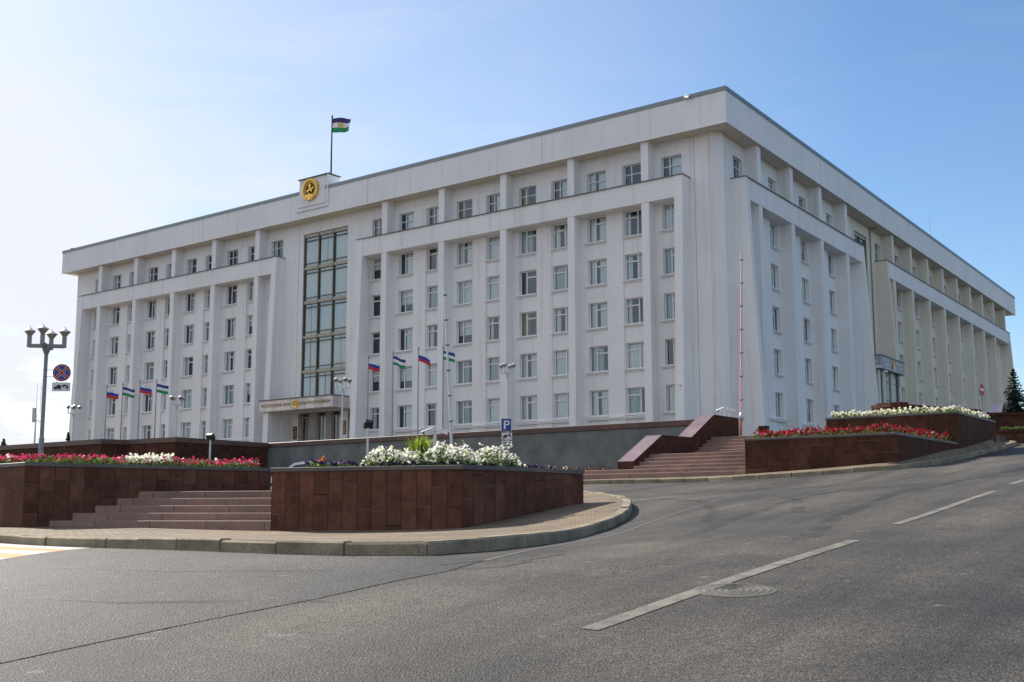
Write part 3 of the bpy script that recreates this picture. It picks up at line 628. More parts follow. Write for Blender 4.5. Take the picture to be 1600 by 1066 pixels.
# flat piers between the windows
def pier(u0, u1, front, mt):
    m = MB()
    for z0, z1, d in ((Z0, ZB0 + .02, .10), (ZB1 - .1, 23.99, .09)):
        if front: m.box(u0, u1, W0 - d, W0 + .02, z0, z1, 0, '+y')
        else: m.box(-W0 - .02, -W0 + d, u0, u1, z0, z1, 0, '-x')
    m.build('pier', mt, B, recenter=False)
for p in PF:
    if p not in (6.2, 45.6): pier(-p + 2.40, -p + 3.71, True, WHITE)
for P, mt in ((PR1, WHITE), (PR2, CREAM)):
    for p, q in zip(P, P[1:]): pier(p + 2.30, q - 2.30, False, mt)
# portal frames: raking legs, beam and its dark cap
def portal(u0, u1, front, bottom, mt):
    sgn = (lambda t: t) if front else (lambda t: -t)
    ax = 'x' if front else 'y'
    ub = .62 if front else .5
    for a in (u0, u1 - ub):
        pr = [(sgn(W0 + .05), Z0), (sgn(W0 + .05), ZB1), (sgn(.10), ZB1), (sgn(bottom), 5.4), (sgn(bottom - .03), Z0)]
        m = MB(); m.profile(pr if front else pr[::-1], ax, a, a + ub); m.build('portal_leg', mt, B, recenter=False)
        b = MB(); pr = [(sgn(bottom + .45), Z0), (sgn(bottom + .45), 5.38), (sgn(bottom - .06), 5.38), (sgn(bottom - .06), Z0)]
        b.profile(pr if front else pr[::-1], ax, a - .04, a + ub + .04); b.build('leg_plinth', BROWND, B, recenter=False)
    pr = [(sgn(W0 + .05), ZB0), (sgn(W0 + .05), ZB1), (sgn(.13), ZB1), (sgn(.17), ZB0)]
    m = MB(); m.profile(pr if front else pr[::-1], ax, u0 + ub, u1 - ub); m.build('portal_beam', WHITE if not front or mt is WHITE else mt, B, recenter=False)
    c = MB()
    if front: c.box(u0 - .06, u1 + .06, .04, W0 + .02, ZB1 + .001, ZB1 + .055)
    else: c.box(-W0 - .02, -.04, u0 - .06, u1 + .06, ZB1 + .001, ZB1 + .055)
    c.build('beam_cap', DARKCAP, B, recenter=False)
portal(-33.12, -3.3, True, -.42, WHITE); portal(-72.95, -42.88, True, -.42, WHITE)
portal(3.01, 27.28, False, -.72, WHITE); portal(33.49, 83.9, False, -.72, CREAM)
# thin panel joints in the end walls
JS = plain('joint_shadow', (.30, .30, .31), .9)
for x in (-41.2, -2.95):
    m = MB(); m.box(x, x + .03, W0 - .004, W0 + .01, 8.9 if x < -9 else Z0, ZS - .01); m.build('wall_joint', JS, B, recenter=False)
# window parts
def frame_mb(mb, kind, mi=0, w_=1.55, h=WH):
    t, d0, d1 = .065, .0, .07
    bars = [(0, w_, 0, t), (0, w_, h - t, h), (0, t, t, h - t), (w_ - t, w_, t, h - t)]
    nw = .56
    if kind == 'attic': bars += [(nw - .04, nw + .04, t, h - t), (t, nw - .04, h * .64, h * .64 + .07), (nw + .04, w_ - t, h * .64, h * .64 + .07)]
    else: bars += [(nw - .045, nw + .045, t, h - t), (nw + .045, w_ - t, h * .70, h * .70 + .09)]
    if kind == 'N': bars = [(w_ - b, w_ - a, c, d) for a, b, c, d in bars]
    for i, (a, b, c, d) in enumerate(bars): mb.box(a - w_ / 2, b - w_ / 2, d0 + (.004 if i > 3 else 0), d1, c, d, mi)
def glass_mb(mb, mi=0, h=WH, w_=1.55): mb.face([(-w_ / 2 + .03, .045, .03), (w_ / 2 - .03, .045, .03), (w_ / 2 - .03, .045, h - .03), (-w_ / 2 + .03, .045, h - .03)], mi)
def curtain_mb(mb, var, mi=0, h=WH, w_=1.55, dx=0):
    spans = {0: [(-.74, .74)], 1: [(-.74, -.30), (.02, .74)], 2: [(-.1, .74)], 3: [(-.74, -.40), (.50, .74)], 4: [(-.74, .25)], 5: [], 6: [(-.73, .73)], 7: [(-.74, -.1), (.45, .74)]}[var]
    zb = h * rnd.uniform(.35, .7) if var == 6 else .05
    for a, b in spans:
        n = max(6, int((b - a) / .035)); ph = rnd.random() * 6
        P = [(a + (b - a) * i / n, .14 + .03 * math.sin(i * 1.25 + ph) + .012 * math.sin(i * .5)) for i in range(n + 1)]
        for p, q in zip(P, P[1:]): mb.face([(p[0], p[1], zb), (q[0], q[1], zb), (q[0], q[1], h - .08), (p[0], p[1], h - .08)], mi)
def sill_mb(mb, mi=0, w_=1.55):
    mb.box(-w_ / 2 - .22, w_ / 2 + .05, -.36, -.221, -.115, -.045, mi); mb.box(-w_ / 2 - .20, w_ / 2 + .03, -.31, -.221, -.20, -.145, mi)
    mb.box(-w_ / 2 + .01, w_ / 2 - .01, -.218, .0, -.04, .004, mi)
protos = {}
def window_proto(kind, cv):
    key = (kind, cv)
    if key not in protos:
        h = AZ1 - AZ0 if kind == 'attic' else WH
        f = MB(); frame_mb(f, kind, h=h); c = MB(); curtain_mb(c, cv, h=h); s_ = MB(); sill_mb(s_); gl = MB(); glass_mb(gl, h=h)
        o = f.build('window', FRAME, B, recenter=False)
        gl.build('glass', GLASS, o, recenter=False)
        if c.f: c.build('curtain', {4: CURT2, 7: CURT3}.get(cv, CURT), o, recenter=False)
        if kind != 'attic': s_.build('sill', FRAME if 0 else WHITE, o, recenter=False)
        protos[key] = [o, False]
    return protos[key]
near, far = [], []
for a, b, mir in WF:
    for z in SILL + [AZ0]:
        kd_ = 'attic' if z == AZ0 else ('N' if mir else 'W')
        item = (Vector(((a + b) / 2, W0 + .20, z)), 0.0, kd_)
        (near if a > -34 else far).append(item)
for lst, zs in ((WRL, SILL), (WRA, [AZ0])):
    for i, (a, b) in enumerate(lst):
        for z in zs:
            kd_ = 'attic' if z == AZ0 else ('N' if i % 2 else 'W')
            item = (Vector((-W0 - .20, (a + b) / 2, z)), math.pi / 2, kd_)
            seen = (a < 26 and (i % 2 == 1 or z == AZ0))
            (near if seen else far).append(item)
far.sort(key=lambda it: (it[1] > 0, -it[0].x)); k = max(0, 100 - len(near)); near += far[:k]; far = far[k:]
def pick(z):
    wts = [4, 3.5, 3, 1.0, 2.4, .5, 1.4, .4] if z < 12 else ([2.0, 3, 3, 1.6, 2, 1.4, 1.4, .7] if z < 21 else [.8, 1.6, 2.4, 1.8, 1.2, 2.6, 1, .6])
    return rnd.choices(range(8), wts)[0]
for loc, rz, kd_ in near[:100]:
    pr = window_proto(kd_, pick(loc.z))
    o = pr[0] if not pr[1] else copy_tree(pr[0], B); pr[1] = True
    o.location = loc; o.rotation_euler = (0, 0, rz)
fm = MB()
for loc, rz, kd_ in far:
    t = MB(); h = AZ1 - AZ0 if kd_ == 'attic' else WH; cv = pick(loc.z)
    frame_mb(t, kd_, 0, h=h); glass_mb(t, 1, h=h); curtain_mb(t, cv, {4: 3, 7: 5}.get(cv, 2), h=h)
    if kd_ != 'attic': sill_mb(t, 4)
    c_, s_ = math.cos(rz), math.sin(rz)
    for f, mi in zip(t.f, t.m): fm.face([(loc.x + c_ * t.v[i][0] - s_ * t.v[i][1], loc.y + s_ * t.v[i][0] + c_ * t.v[i][1], loc.z + t.v[i][2]) for i in f], mi)
if far: tag(fm.build('window', [FRAME, GLASS, CURT, CURT2, WHITE, CURT3], B, recenter=False, merge=False), 'white framed windows of the far bays', kind='stuff')
# sill band under the ground floor windows
def band(front, a, b):
    m = MB()
    for e, d, z0, z1 in ((0, .26, 6.26, 6.33), (.02, .20, 6.16, 6.261)):
        if front: m.box(a + e, b - e, W0 - d, W0 - .101, z0, z1)
        else: m.box(-W0 + .101, -W0 + d, a + e, b - e, z0, z1)
    m.build('sill_band', WHITE, B, recenter=False)
for p in PF:
    if p not in (6.2, 45.6): band(True, -p + .62, -p + 5.5)
for P in (PR1, PR2):
    for p, q in zip(P, P[1:]): band(False, p + .55, q - .45)
# tall staircase windows
def tall(u0, u1, z0, z1, put, cols, name='tall_window'):
    f, gl, cu = MB(), MB(), MB()
    def bar(a, b, p, q, d0, d1, mi=0):
        P = [put(x, z, d) for z in (p, q) for d in (d0, d1) for x in (a, b)]
        for k in ((0, 2, 3, 1), (4, 5, 7, 6), (0, 1, 5, 4), (2, 6, 7, 3), (0, 4, 6, 2), (1, 3, 7, 5)): f.face([P[i] for i in k], mi)
    cw = (u1 - u0) / cols
    for i in range(cols + 1):
        t = .08 if i in (0, cols) else .042
        u = u0 + i * cw; a = max(u0 + .002, u - t); b = min(u1 - .002, u + t); bar(a, b, z0, z1 - .002, .08, .30)
    lv = [z1 - .1]; z = 21.0
    while z > z0 + .4: lv.append(z); z -= 3.03
    for z in lv:
        bar(u0 + .01, u1 - .01, z - .20, z + .06, .10, .24, 1); bar(u0 + .01, u1 - .01, z - .55, z - .48, .11, .24, 0); bar(u0 + .01, u1 - .01, z + .32, z + .37, .12, .22, 0)
    gl.face([put(u0 + .05, z0, .2), put(u1 - .05, z0, .2), put(u1 - .05, z1 - .01, .2), put(u0 + .05, z1 - .01, .2)])
    zs = sorted(lv + [z0])
    for p, q in zip(zs, zs[1:]):
        for i in range(cols):
            for a, b in ((.06, .49), (.50, .95)) if rnd.random() < .6 else ((.10, .93),):
                a, b = u0 + (i + a + rnd.uniform(-.04, .04)) * cw, u0 + (i + b + rnd.uniform(-.05, .04)) * cw
                n = 18; ph = rnd.random() * 6
                Q = [(a + (b - a) * j / n, .29 + .04 * math.sin(j * 1.3 + ph)) for j in range(n + 1)]
                for c, d in zip(Q, Q[1:]): cu.face([put(c[0], p + .1, c[1]), put(d[0], p + .1, d[1]), put(d[0], q - .27, d[1]), put(c[0], q - .27, c[1])])
    o = f.build(name, [BRONZE, BRONZEL], B, recenter=False)
    gl.build('glass', GLASS, o, recenter=False); cu.build('curtain', CURT, o, recenter=False)
tall(TWF[0], TWF[1], TWF[2], TWF[3], fput, 3); tall(TWR[0], TWR[1], TWR[2], TWR[3], rput, 2)
# text as mesh
def text_mesh(body, size, name, m, parent, loc, rot, depth=.03, align='CENTER'):
    cu = bpy.data.curves.new(name, 'FONT'); cu.body = body; cu.size = size; cu.extrude = depth / 2; cu.align_x = align; cu.align_y = 'CENTER'; cu.resolution_u = 3; cu.space_character = 1.12
    tmp = bpy.data.objects.new(name, cu); COL.objects.link(tmp)
    dg = bpy.context.evaluated_depsgraph_get(); me = bpy.data.meshes.new_from_object(tmp.evaluated_get(dg))
    bpy.data.objects.remove(tmp); me.materials.clear(); me.materials.append(m)
    o = bpy.data.objects.new(name, me); COL.objects.link(o); o.parent = parent; o.location = loc; o.rotation_euler = rot; return o
# crest: gold wreath of ears round a mounted rider, ribbon below
def crest(rad, parent, loc, rz=0.0, name='crest'):
    o = MB()
    o.lathe((0, 0, 0), [(0, 0), (rad * .95, 0), (rad * .95, .05 * rad), (rad * .80, .05 * rad)], 40, 0)
    o.lathe((0, 0, 0), [(rad * .80, .03 * rad), (0, .03 * rad)], 40, 1)
    n = 30
    for i in range(n):                                            # beaded rim of ears
        t = 2 * math.pi * i / n; c = Vector((math.cos(t) * rad * .88, math.sin(t) * rad * .88, .1 * rad))
        o.obox(c, Vector((math.cos(t), math.sin(t), 0)) * rad * .10, Vector((-math.sin(t), math.cos(t), 0)) * rad * .07, Vector((0, 0, rad * .10)))
    for i in range(22):                                           # toothed inner ring
        t = 2 * math.pi * i / 22; c = Vector((math.cos(t) * rad * .68, math.sin(t) * rad * .68, .07 * rad))
        o.obox(c, Vector((math.cos(t), math.sin(t), 0)) * rad * .11, Vector((-math.sin(t), math.cos(t), 0)) * rad * .045, Vector((0, 0, rad * .06)))
    def plate(poly, h0, h1):
        k = len(poly); P = [(x * rad, y * rad) for x, y in poly]
        for i in range(k):
            a, b = P[i], P[(i + 1) % k]; o.face([(*a, h0 * rad), (*b, h0 * rad), (*b, h1 * rad), (*a, h1 * rad)])
        o.face([(*p, h1 * rad) for p in P])
    plate([(-.5, -.12), (-.30, -.02), (-.08, .02), (.16, .02), (.34, .16), (.50, .22), (.42, .05), (.28, -.08), (.22, -.30), (.12, -.12), (-.12, -.12), (-.22, -.34), (-.30, -.14)], .05, .18)   # horse
    plate([(-.06, .0), (.10, .0), (.12, .26), (.24, .38), (.10, .36), (.05, .52), (-.05, .50), (-.04, .36), (-.20, .50), (-.10, .28)], .05, .20)                                            # rider
    plate([(-.42, -.78), (-.52, -.42), (-.20, -.50), (0, -.34), (.20, -.50), (.52, -.42), (.42, -.78), (.22, -.70), (.18, -.96), (-.18, -.96), (-.22, -.70)], .05, .24)                     # ribbon
    return tag(o.build(name, [GOLD, GOLDD], parent, recenter=False)), loc, rz
def place_crest(rad, parent, loc, rz=0.0):
    o = crest(rad, parent, loc)[0]; o.location = loc; o.rotation_euler = (R(90), 0, rz); return o
# parapet block carrying the crest (stepped relief)
m = MB()
m.prism([(-39.98, .02), (-36.95, .02), (-36.95, 1.3), (-39.98, 1.3)], ZT - .6, 28.40)
m.prism([(-40.0, -.04), (-36.9, -.04), (-36.9, .019), (-40.0, .019)], 26.0, 28.42)
m.prism([(-40.35, -.12), (-36.45, -.12), (-36.45, -.041), (-40.35, -.041)], 25.62, 25.72); m.prism([(-36.55, -.12), (-36.45, -.12), (-36.45, -.041), (-36.55, -.041)], 25.721, 28.42)
m.prism([(-40.1, -.10), (-36.86, -.10), (-36.86, -.041), (-40.1, -.041)], 25.98, 26.08)
m.prism([(-36.94, -.03), (-36.45, -.03), (-36.45, 1.25), (-36.94, 1.25)], ZT + .29, 28.38)
PB = m.build('crest_block', WHITE, B, recenter=False)
m = MB(); m.box(-40.1, -36.35, -.16, 1.36, 28.421, 28.50); m.build('block_cap', DARKCAP, PB, recenter=False)
place_crest(.98, PB, (-38.55, -.05, 27.38))
# front canopy with gold lettering
CX0, CX1, CYF = -43.75, -34.85, -.62
m = MB(); m.box(CX0, CX1, CYF, 1.2, 8.42, 9.34); CN = m.build('canopy', CANOPY, B, recenter=False)
m = MB(); m.box(CX0 - .06, CX1 + .06, CYF - .06, 1.17, 9.341, 9.43); m.build('canopy_cap', DARKCAP, CN, recenter=False)
text_mesh('РЕСПУБЛИКА ЙОРТО', .355, 'lettering', LETTER, CN, (-41.42, CYF - .02, 8.88), (R(90), 0, 0))
text_mesh('ДОМ РЕСПУБЛИКИ', .355, 'lettering', LETTER, CN, (-37.02, CYF - .02, 8.88), (R(90), 0, 0))
place_crest(.36, CN, (-39.18, CYF - .01, 8.88))
# entrance recess: stone piers, three glazed doors
m = MB(); yb = W0 + 1.55
m.face([(ENT[0], yb, Z0), (ENT[1], yb, Z0), (ENT[1], yb, 8.42), (ENT[0], yb, 8.42)], 0)
m.build('porch_wall', GREYST, B, recenter=False)
for a, b, mt in ((-42.84, -42.12, WHITE), (-41.95, -41.72, GREYST), (-40.72, -39.72, GREYST), (-38.7, -37.95, GREYST), (-36.95, -36.1, WHITE), (-35.2, -34.12, GREYST)):
    m = MB(); m.box(a, b, yb - .35, yb - .004, Z0, 8.4); m.build('porch_pier', mt, B, recenter=False)
for a, b in ((-41.72, -40.72), (-39.72, -38.7), (-37.95, -36.95)):
    d = MB()
    for p, q, z0, z1 in ((a + .001, a + .07, Z0, 8.1), (b - .07, b - .001, Z0, 8.1), ((a + b) / 2 - .04, (a + b) / 2 + .04, Z0, 8.1), (a + .07, b - .07, 8.0, 8.1), (a + .07, b - .07, 5.55, 5.65)): d.box(p, q, yb - .22, yb - .12, z0, z1)
    o = d.build('entrance_door', BRONZEL, B, recenter=False)
    gm = MB(); gm.face([(a + .03, yb - .15, Z0), (b - .03, yb - .15, Z0), (b - .03, yb - .15, 8.05), (a + .03, yb - .15, 8.05)]); gm.build('glass', GLASS, o, recenter=False)
    gm = MB()
    for x0, x1 in ((a + .38, a + .6), (a + .62, b - .1)):
        for i in range(7): gm.face([(x0 + (x1 - x0) * i / 7, yb - .09 + .03 * (i % 2), Z0), (x0 + (x1 - x0) * (i + 1) / 7, yb - .06 - .03 * (i % 2), Z0), (x0 + (x1 - x0) * (i + 1) / 7, yb - .06 - .03 * (i % 2), 7.95), (x0 + (x1 - x0) * i / 7, yb - .09 + .03 * (i % 2), 7.95)])
    gm.build('curtain', CURT2, o, recenter=False)
def plaque(x, y, z, wd, h, rz):
    m = MB(); m.box(-wd / 2, wd / 2, -.03, 0, -h / 2, h / 2); o = m.build('wall_plaque', PLAQ, B, recenter=False); o.location = (x, y, z); o.rotation_euler = (0, 0, rz)
    t2 = MB(); n = 12
    P = [(.1 * math.cos(2 * math.pi * i / n), -.034, h * .33 + .1 * math.sin(2 * math.pi * i / n)) for i in range(n)]; t2.face(P)
    for k in range(5): t2.box(-wd * (.36 - .05 * (k % 2)), wd * (.36 - .04 * (k % 2)), -.036, -.031, h * (.10 - k * .12), h * (.10 - k * .12) + h * .05)
    t2.build('plaque_lettering', GOLDP, o, recenter=False); return o
plaque(-42.45, yb - .36, 6.75, .48, 1.15, 0); plaque(-36.5, yb - .36, 6.95, .48, 1.15, 0); plaque(-1.175, 7.8, 7.1, .55, 1.2, math.pi / 2)
# side canopy and porch
m = MB(); m.box(-W0 - .02, .85, 27.3, 34.0, 11.72, 12.78)
CN2 = m.build('canopy', tiles('pale_canopy_slabs', (.40, .42, .47), (.58, .59, .63), .9, .27, .5, (.2, .21, .24)), B, recenter=False)
m = MB(); m.box(-W0 + .01, .91, 27.24, 34.06, 12.781, 12.86); m.build('canopy_cap', DARKCAP, CN2, recenter=False)
place_crest(.34, CN2, (.86, 30.7, 12.3), math.pi / 2)
m = MB(); m.box(-W0 - .3, .30, 27.4, 33.9, Z0, 11.715, 0, '-x'); m.build('porch_wall', GREYST, B, recenter=False)
for a, b, mt in ((27.9, 28.3, CREAM), (29.1, 29.65, CREAM), (31.4, 31.95, CREAM), (33.35, 33.85, GREYST)):
    m = MB(); m.box(.29, .46, a, b, Z0, 11.70, 0, '-x'); m.build('porch_pier', mt, B, recenter=False)
for a, b in ((28.35, 29.05), (29.75, 31.3), (32.05, 33.25)):
    m = MB(); m.box(.29, .34, a, b, Z0, 11.3, 0, '-x')
    for k in range(3): m.box(.339, .36, a + .02, b - .02, 7.6 + 1.6 * k, 7.68 + 1.6 * k, 1)
    m.build('entrance_door', [CGLASS, BRONZE], B, recenter=False)
# downpipe beside the side stair window
m = MB(); m.tube((-W0 + .08, 32.3, 12.9), (-W0 + .08, 32.3, 24.9), .06, n=8); m.tube((-W0 + .08, 32.3, 24.86), (-.5, 32.3, 24.98), .06, n=8); m.build('downpipe', plain('rusty_pipe', (.30, .25, .17), .7), B, recenter=False)
# lightning rod on the roof
m = MB(); m.tube((-10, 87.3, ZT), (-10, 87.3, 39.8), .06, .02, 8); t = m.build('lightning_rod', METAL, None); to_site(t); tag(t, 'thin lightning rod standing on the far end of the roof', 'mast')

# ---------------------------------------------------------------- terrace, retaining walls, stairs
m = MB(); TZ = 3.0
m.prism([(-95, -19.0), (7.9, -19.0), (7.9, 1.1), (-95, 1.1)], TZ - .25, TZ)
m.prism([(-95, -27.4), (-25.7, -27.4), (-25.4, -26.05), (-21.3, -25.85), (-21.45, -19.01), (-95, -19.01)], TZ - .25, TZ)
m.prism([(7.91, -21.05), (13.42, -21.05), (13.42, 1.1), (7.91, 1.1)], TZ - .25, TZ - .004)
m.prism([(13.43, -16.8), (18.4, -16.8), (18.4, 60), (.2, 60), (.2, 1.2), (13.43, 1.2)], TZ - .25, TZ + .05)
m.build('terrace', PAVE, None); to_site(bpy.data.objects['terrace']); tag(bpy.data.objects['terrace'], kind='structure')
def site_thing(name, label, cat, x, y, z, group=None, rz=0.0):
    o = empty(name, site(x, y, z), SA + rz); tag(o, label, cat, group); return o
def local(mb, t, name, mats, x, y, z, **k):
    """build a mesh given in site coordinates as a child of the thing standing at site (x,y,z)"""
    mb.v = [(a - x, b - y, c - z) for a, b, c in mb.v]; return mb.build(name, mats, t, recenter=False, **k)
t = site_thing('retaining_wall', 'long low grey rendered wall with brown stone coping in front of the main facade', 'wall', -9, -19.2, .5)
m = MB(); m.box(-26.3, 7.92, -19.25, -19.0, -.5, 3.74); local(m, t, 'wall_panel', GREYPL, -9, -19.2, .5)
m = MB(); m.box(-26.3, 7.92, -19.32, -18.92, 3.741, 4.0); bevel(local(m, t, 'coping', COPE, -9, -19.2, .5), .015)
t = site_thing('retaining_wall', 'stepped dark brown slab wall with coping behind the left flower bed', 'wall', -40, -27.6, 0)
poly = [(-95, -27.7), (-25.57, -27.55), (-25.28, -26.26), (-21.0, -26.0), (-21.2, -19.35), (-95, -19.36)]
m = MB(); m.prism(poly, -1.2, 3.73, 0); local(m, t, 'wall_panel', [GREYSL if 0 else BROWND], -40, -27.6, 0)
m = MB(); P = [(-95, -27.76), (-25.52, -27.61), (-25.23, -26.32), (-20.94, -26.06), (-21.14, -19.33), (-21.5, -19.33), (-21.35, -25.7), (-25.55, -25.95), (-25.85, -27.25), (-95, -27.4)]
m.prism(P, 3.731, 4.0); local(m, t, 'coping', COPE, -40, -27.6, 0)

# stairs on the right
SZ = [1.15 + .155 * k for k in range(13)]
t = site_thing('stone_stairs', 'wide brown granite stairs climbing beside the cheek wall to the terrace', 'stairs', 11, -25, 1.0)
ys = [-29.0, -28.62, -28.0, -27.6, -27.2, -26.8, -23.3, -22.95, -22.6, -22.25, -21.9, -21.5]
for k, y in enumerate(ys):
    x0 = -14 if k < 2 else 8.6
    ye = ys[k + 1] if k < 11 else -21.06
    m = MB(); m.box(x0, 13.44, y, ye + .03 if k not in (1, 5) else ye + .03, SZ[k] - .6, SZ[k + 1]); bevel(local(m, t, 'step', STEP, 11, -25, 1.0), .012)
m = MB(); m.profile([(-28.0, .8), (-28.0, 1.79), (-25.78, 2.87), (-23.25, 2.92), (-21.12, 3.99), (-18.65, 4.0), (-18.65, .8)][::-1], 'x', 7.93, 8.61, 0, 1)
local(m, t, 'cheek_wall', [BROWND, POL_SKY], 11, -25, 1.0)

def planter(name, label, poly, z0, z1, mt, world=True, soil_drop=.06, cap=.085):
    """stone-faced flower box: slab wall, thin cap stone on top, soil inside"""
    cx_, cy_ = sum(p[0] for p in poly) / len(poly), sum(p[1] for p in poly) / len(poly)
    t = empty(name, (cx_, cy_, z0) if world else site(cx_, cy_, z0), 0 if world else SA); tag(t, label, 'planter', 'stone flower boxes')
    def off(k):
        n = len(poly); out = []
        for i in range(n):
            a, b, c = Vector(poly[i - 1]), Vector(poly[i]), Vector(poly[(i + 1) % n])
            d1, d2 = (b - a).normalized(), (c - b).normalized()
            n1, n2 = Vector((d1.y, -d1.x)), Vector((d2.y, -d2.x)); q = (n1 + n2); q = q / max(.2, (1 + n1.dot(n2)))
            out.append(tuple(b + q * k))
        return out
    def ring(mb, po, pi, a, b):
        n = len(po); run = 0
        for i in range(n):
            j = (i + 1) % n; L = (Vector(po[j]) - Vector(po[i])).length
            mb.face([(*po[i], a), (*po[j], a), (*po[j], b), (*po[i], b)], 0, [(run, a), (run + L, a), (run + L, b), (run, b)]); run += L
            mb.face([(*pi[j], a), (*pi[i], a), (*pi[i], b), (*pi[j], b)], 0)
            mb.face([(*po[i], b), (*po[j], b), (*pi[j], b), (*pi[i], b)], 0)
            mb.face([(*po[j], a), (*po[i], a), (*pi[i], a), (*pi[j], a)], 0)
    m = MB(); ring(m, poly, off(-.2), z0, z1 - cap); m.v = [(a - cx_, b - cy_, c - z0) for a, b, c in m.v]; m.build('slab_wall', mt, t, recenter=False)
    m = MB(); ring(m, off(.025), off(-.27), z1 - cap + .001, z1); m.v = [(a - cx_, b - cy_, c - z0) for a, b, c in m.v]; bevel(m.build('cap_stone', CAPST, t, recenter=False), .01)
    m = MB(); m.face([(p[0] - cx_, p[1] - cy_, z1 - soil_drop - z0) for p in off(-.2)]); m.build('soil', SOIL, t, recenter=False)
    return t
PA = [(-14.2, 25.9), (-9.79, 21.8), (-5.59, 25.15), (-7.2, 27.8), (-14.2, 28.2)]
PB_ = [(-4.61, 20.83), (-.90, 19.62), (1.47, 22.45), (-1.6, 25.6), (-5.1, 24.9)]
planter('flower_box', 'brown stone planter full of pink petunias at the left edge, beside the front steps', PA, -.9, .985, BROWN)
planter('flower_box', 'brown stone planter of white and purple petunias at the street corner, in the centre', PB_, -.9, .82, BROWN)
P1 = [(13.45, -29.0), (18.42, -28.9), (18.6, -22.32), (13.45, -22.32)]
P2 = [(13.85, -22.3), (18.64, -22.25), (18.75, -16.85), (13.85, -16.85)]
planter('flower_box', 'brown stone planter of scarlet flowers to the right of the stairs', P1, .6, 2.37, BROWND, False)
planter('flower_box', 'higher brown stone planter of cream flowers behind the scarlet ones', P2, 1.2, 3.49, BROWND, False)

# front steps between the two left planters
t = empty('stone_steps', (-6.8, 22.6, -.6)); tag(t, 'low flight of five brown granite steps between the two front planters', 'steps')
dv, nv_ = Vector((-.966, .26)), Vector((.26, .966))
for k in range(5):
    a = Vector((-4.45, 20.80)) + nv_ * (.36 * k); L = 6.2 - .25 * k
    q = [a, a + dv * L, a + dv * L + nv_ * (.40 if k < 4 else 5.2), a + nv_ * (.40 if k < 4 else 5.2)]
    z1 = -.335 + .15 * (k + 1)
    m = MB()
    P = [(p.x + 6.8, p.y - 22.6) for p in q][::-1]
    m.prism(P, -.3, z1 + .6)
    # joints every ~1.2 m along the riser
    m.uv = [None if u is None else [(p[0] / 1.25 + k * .37, p[1]) for p in u] for u in m.uv]
    bevel(m.build('step', STEP, t, recenter=False), .014)

# right-hand end: porch plinth, far walls, cheek
def wall_px(name, label, pts, z1, drop, th, mt, cope_h=.22, group=None):
    """free-standing wall along world points (x,y), its top at height z1"""
    x0, y0 = pts[0]; t = empty(name, (x0, y0, z1 - drop)); tag(t, label, 'wall', group)
    m, c = MB(), MB()
    for (ax, ay), (bx, by) in zip(pts, pts[1:]):
        d = Vector((bx - ax, by - ay)).normalized(); n = Vector((-d.y, d.x))
        for mb, e, za, zb in ((m, 0, 0, drop - cope_h), (c, .05, drop - cope_h + .001, drop)):
            P = [Vector((ax, ay)) - n * e, Vector((bx, by)) - n * e, Vector((bx, by)) + n * (th + e), Vector((ax, ay)) + n * (th + e)]
            P = [(p.x - x0, p.y - y0) for p in P]
            mb.prism(P, za, zb)
    m.build('wall_panel', mt, t, recenter=False); c.build('coping', BROWND, t, recenter=False); return t
a, b, c_, d_ = at(1362, 630, 52), at(1406, 628, 50), at(1433, 641, 52.5), at(1560, 632, 56)
wall_px('porch_wall', 'dark brown porch wall with coping below the side entrance canopy', [(a.x, a.y), (b.x, b.y), (c_.x, c_.y)], b.z, 2.6, .4, BROWND, .16)
wall_px('terrace_wall', 'long dark brown wall with coping at the foot of the cream side wing', [(c_.x - 1, c_.y + 1.5), (d_.x, d_.y + 2)], at(1500, 635, 56).z, 3.4, .5, BROWND, .22)
a, b, c_ = at(1553, 672, 46.5), at(1585, 673, 46), at(1640, 676, 45)
wall_px('ledge_wall', 'low reddish slab wall with a planted ledge at the right edge of the street', [(a.x, a.y), (b.x, b.y), (c_.x, c_.y)], a.z, 1.6, .9, BROWND, .12)
a, b = at(1545, 645, 49), at(1660, 647, 48.5)
wall_px('back_wall', 'tall dark brown wall behind the planted ledge at the right edge', [(a.x, a.y), (b.x, b.y)], a.z, 2.6, .5, BROWND, .14)
a = at(1558, 652, 49.5)
t = empty('stair_cheek', (a.x, a.y, a.z - .55), R(-36)); tag(t, 'sloping polished cheek block in front of the dark spruce', 'stair cheek')
m = MB(); m.profile([(-.45, -1), (-.45, .62), (.2, 1.18), (.5, 1.18), (.5, -1)][::-1], 'x', -.27, .27, 0, 1); m.build('cheek_block', [BROWND, POLG_SKY], t, recenter=False)
a = at(1530, 652, 48.5)
t = empty('stair_cheek', (a.x, a.y, a.z - .6), R(-36)); tag(t, 'lower polished cheek block just behind the no entry sign post', 'stair cheek')
m = MB(); m.profile([(-.6, -1), (-.6, .5), (.3, .85), (.8, .85), (.8, -1)][::-1], 'x', -.28, .28, 0, 1); m.build('cheek_block', [BROWND, POLG_SKY], t, recenter=False)

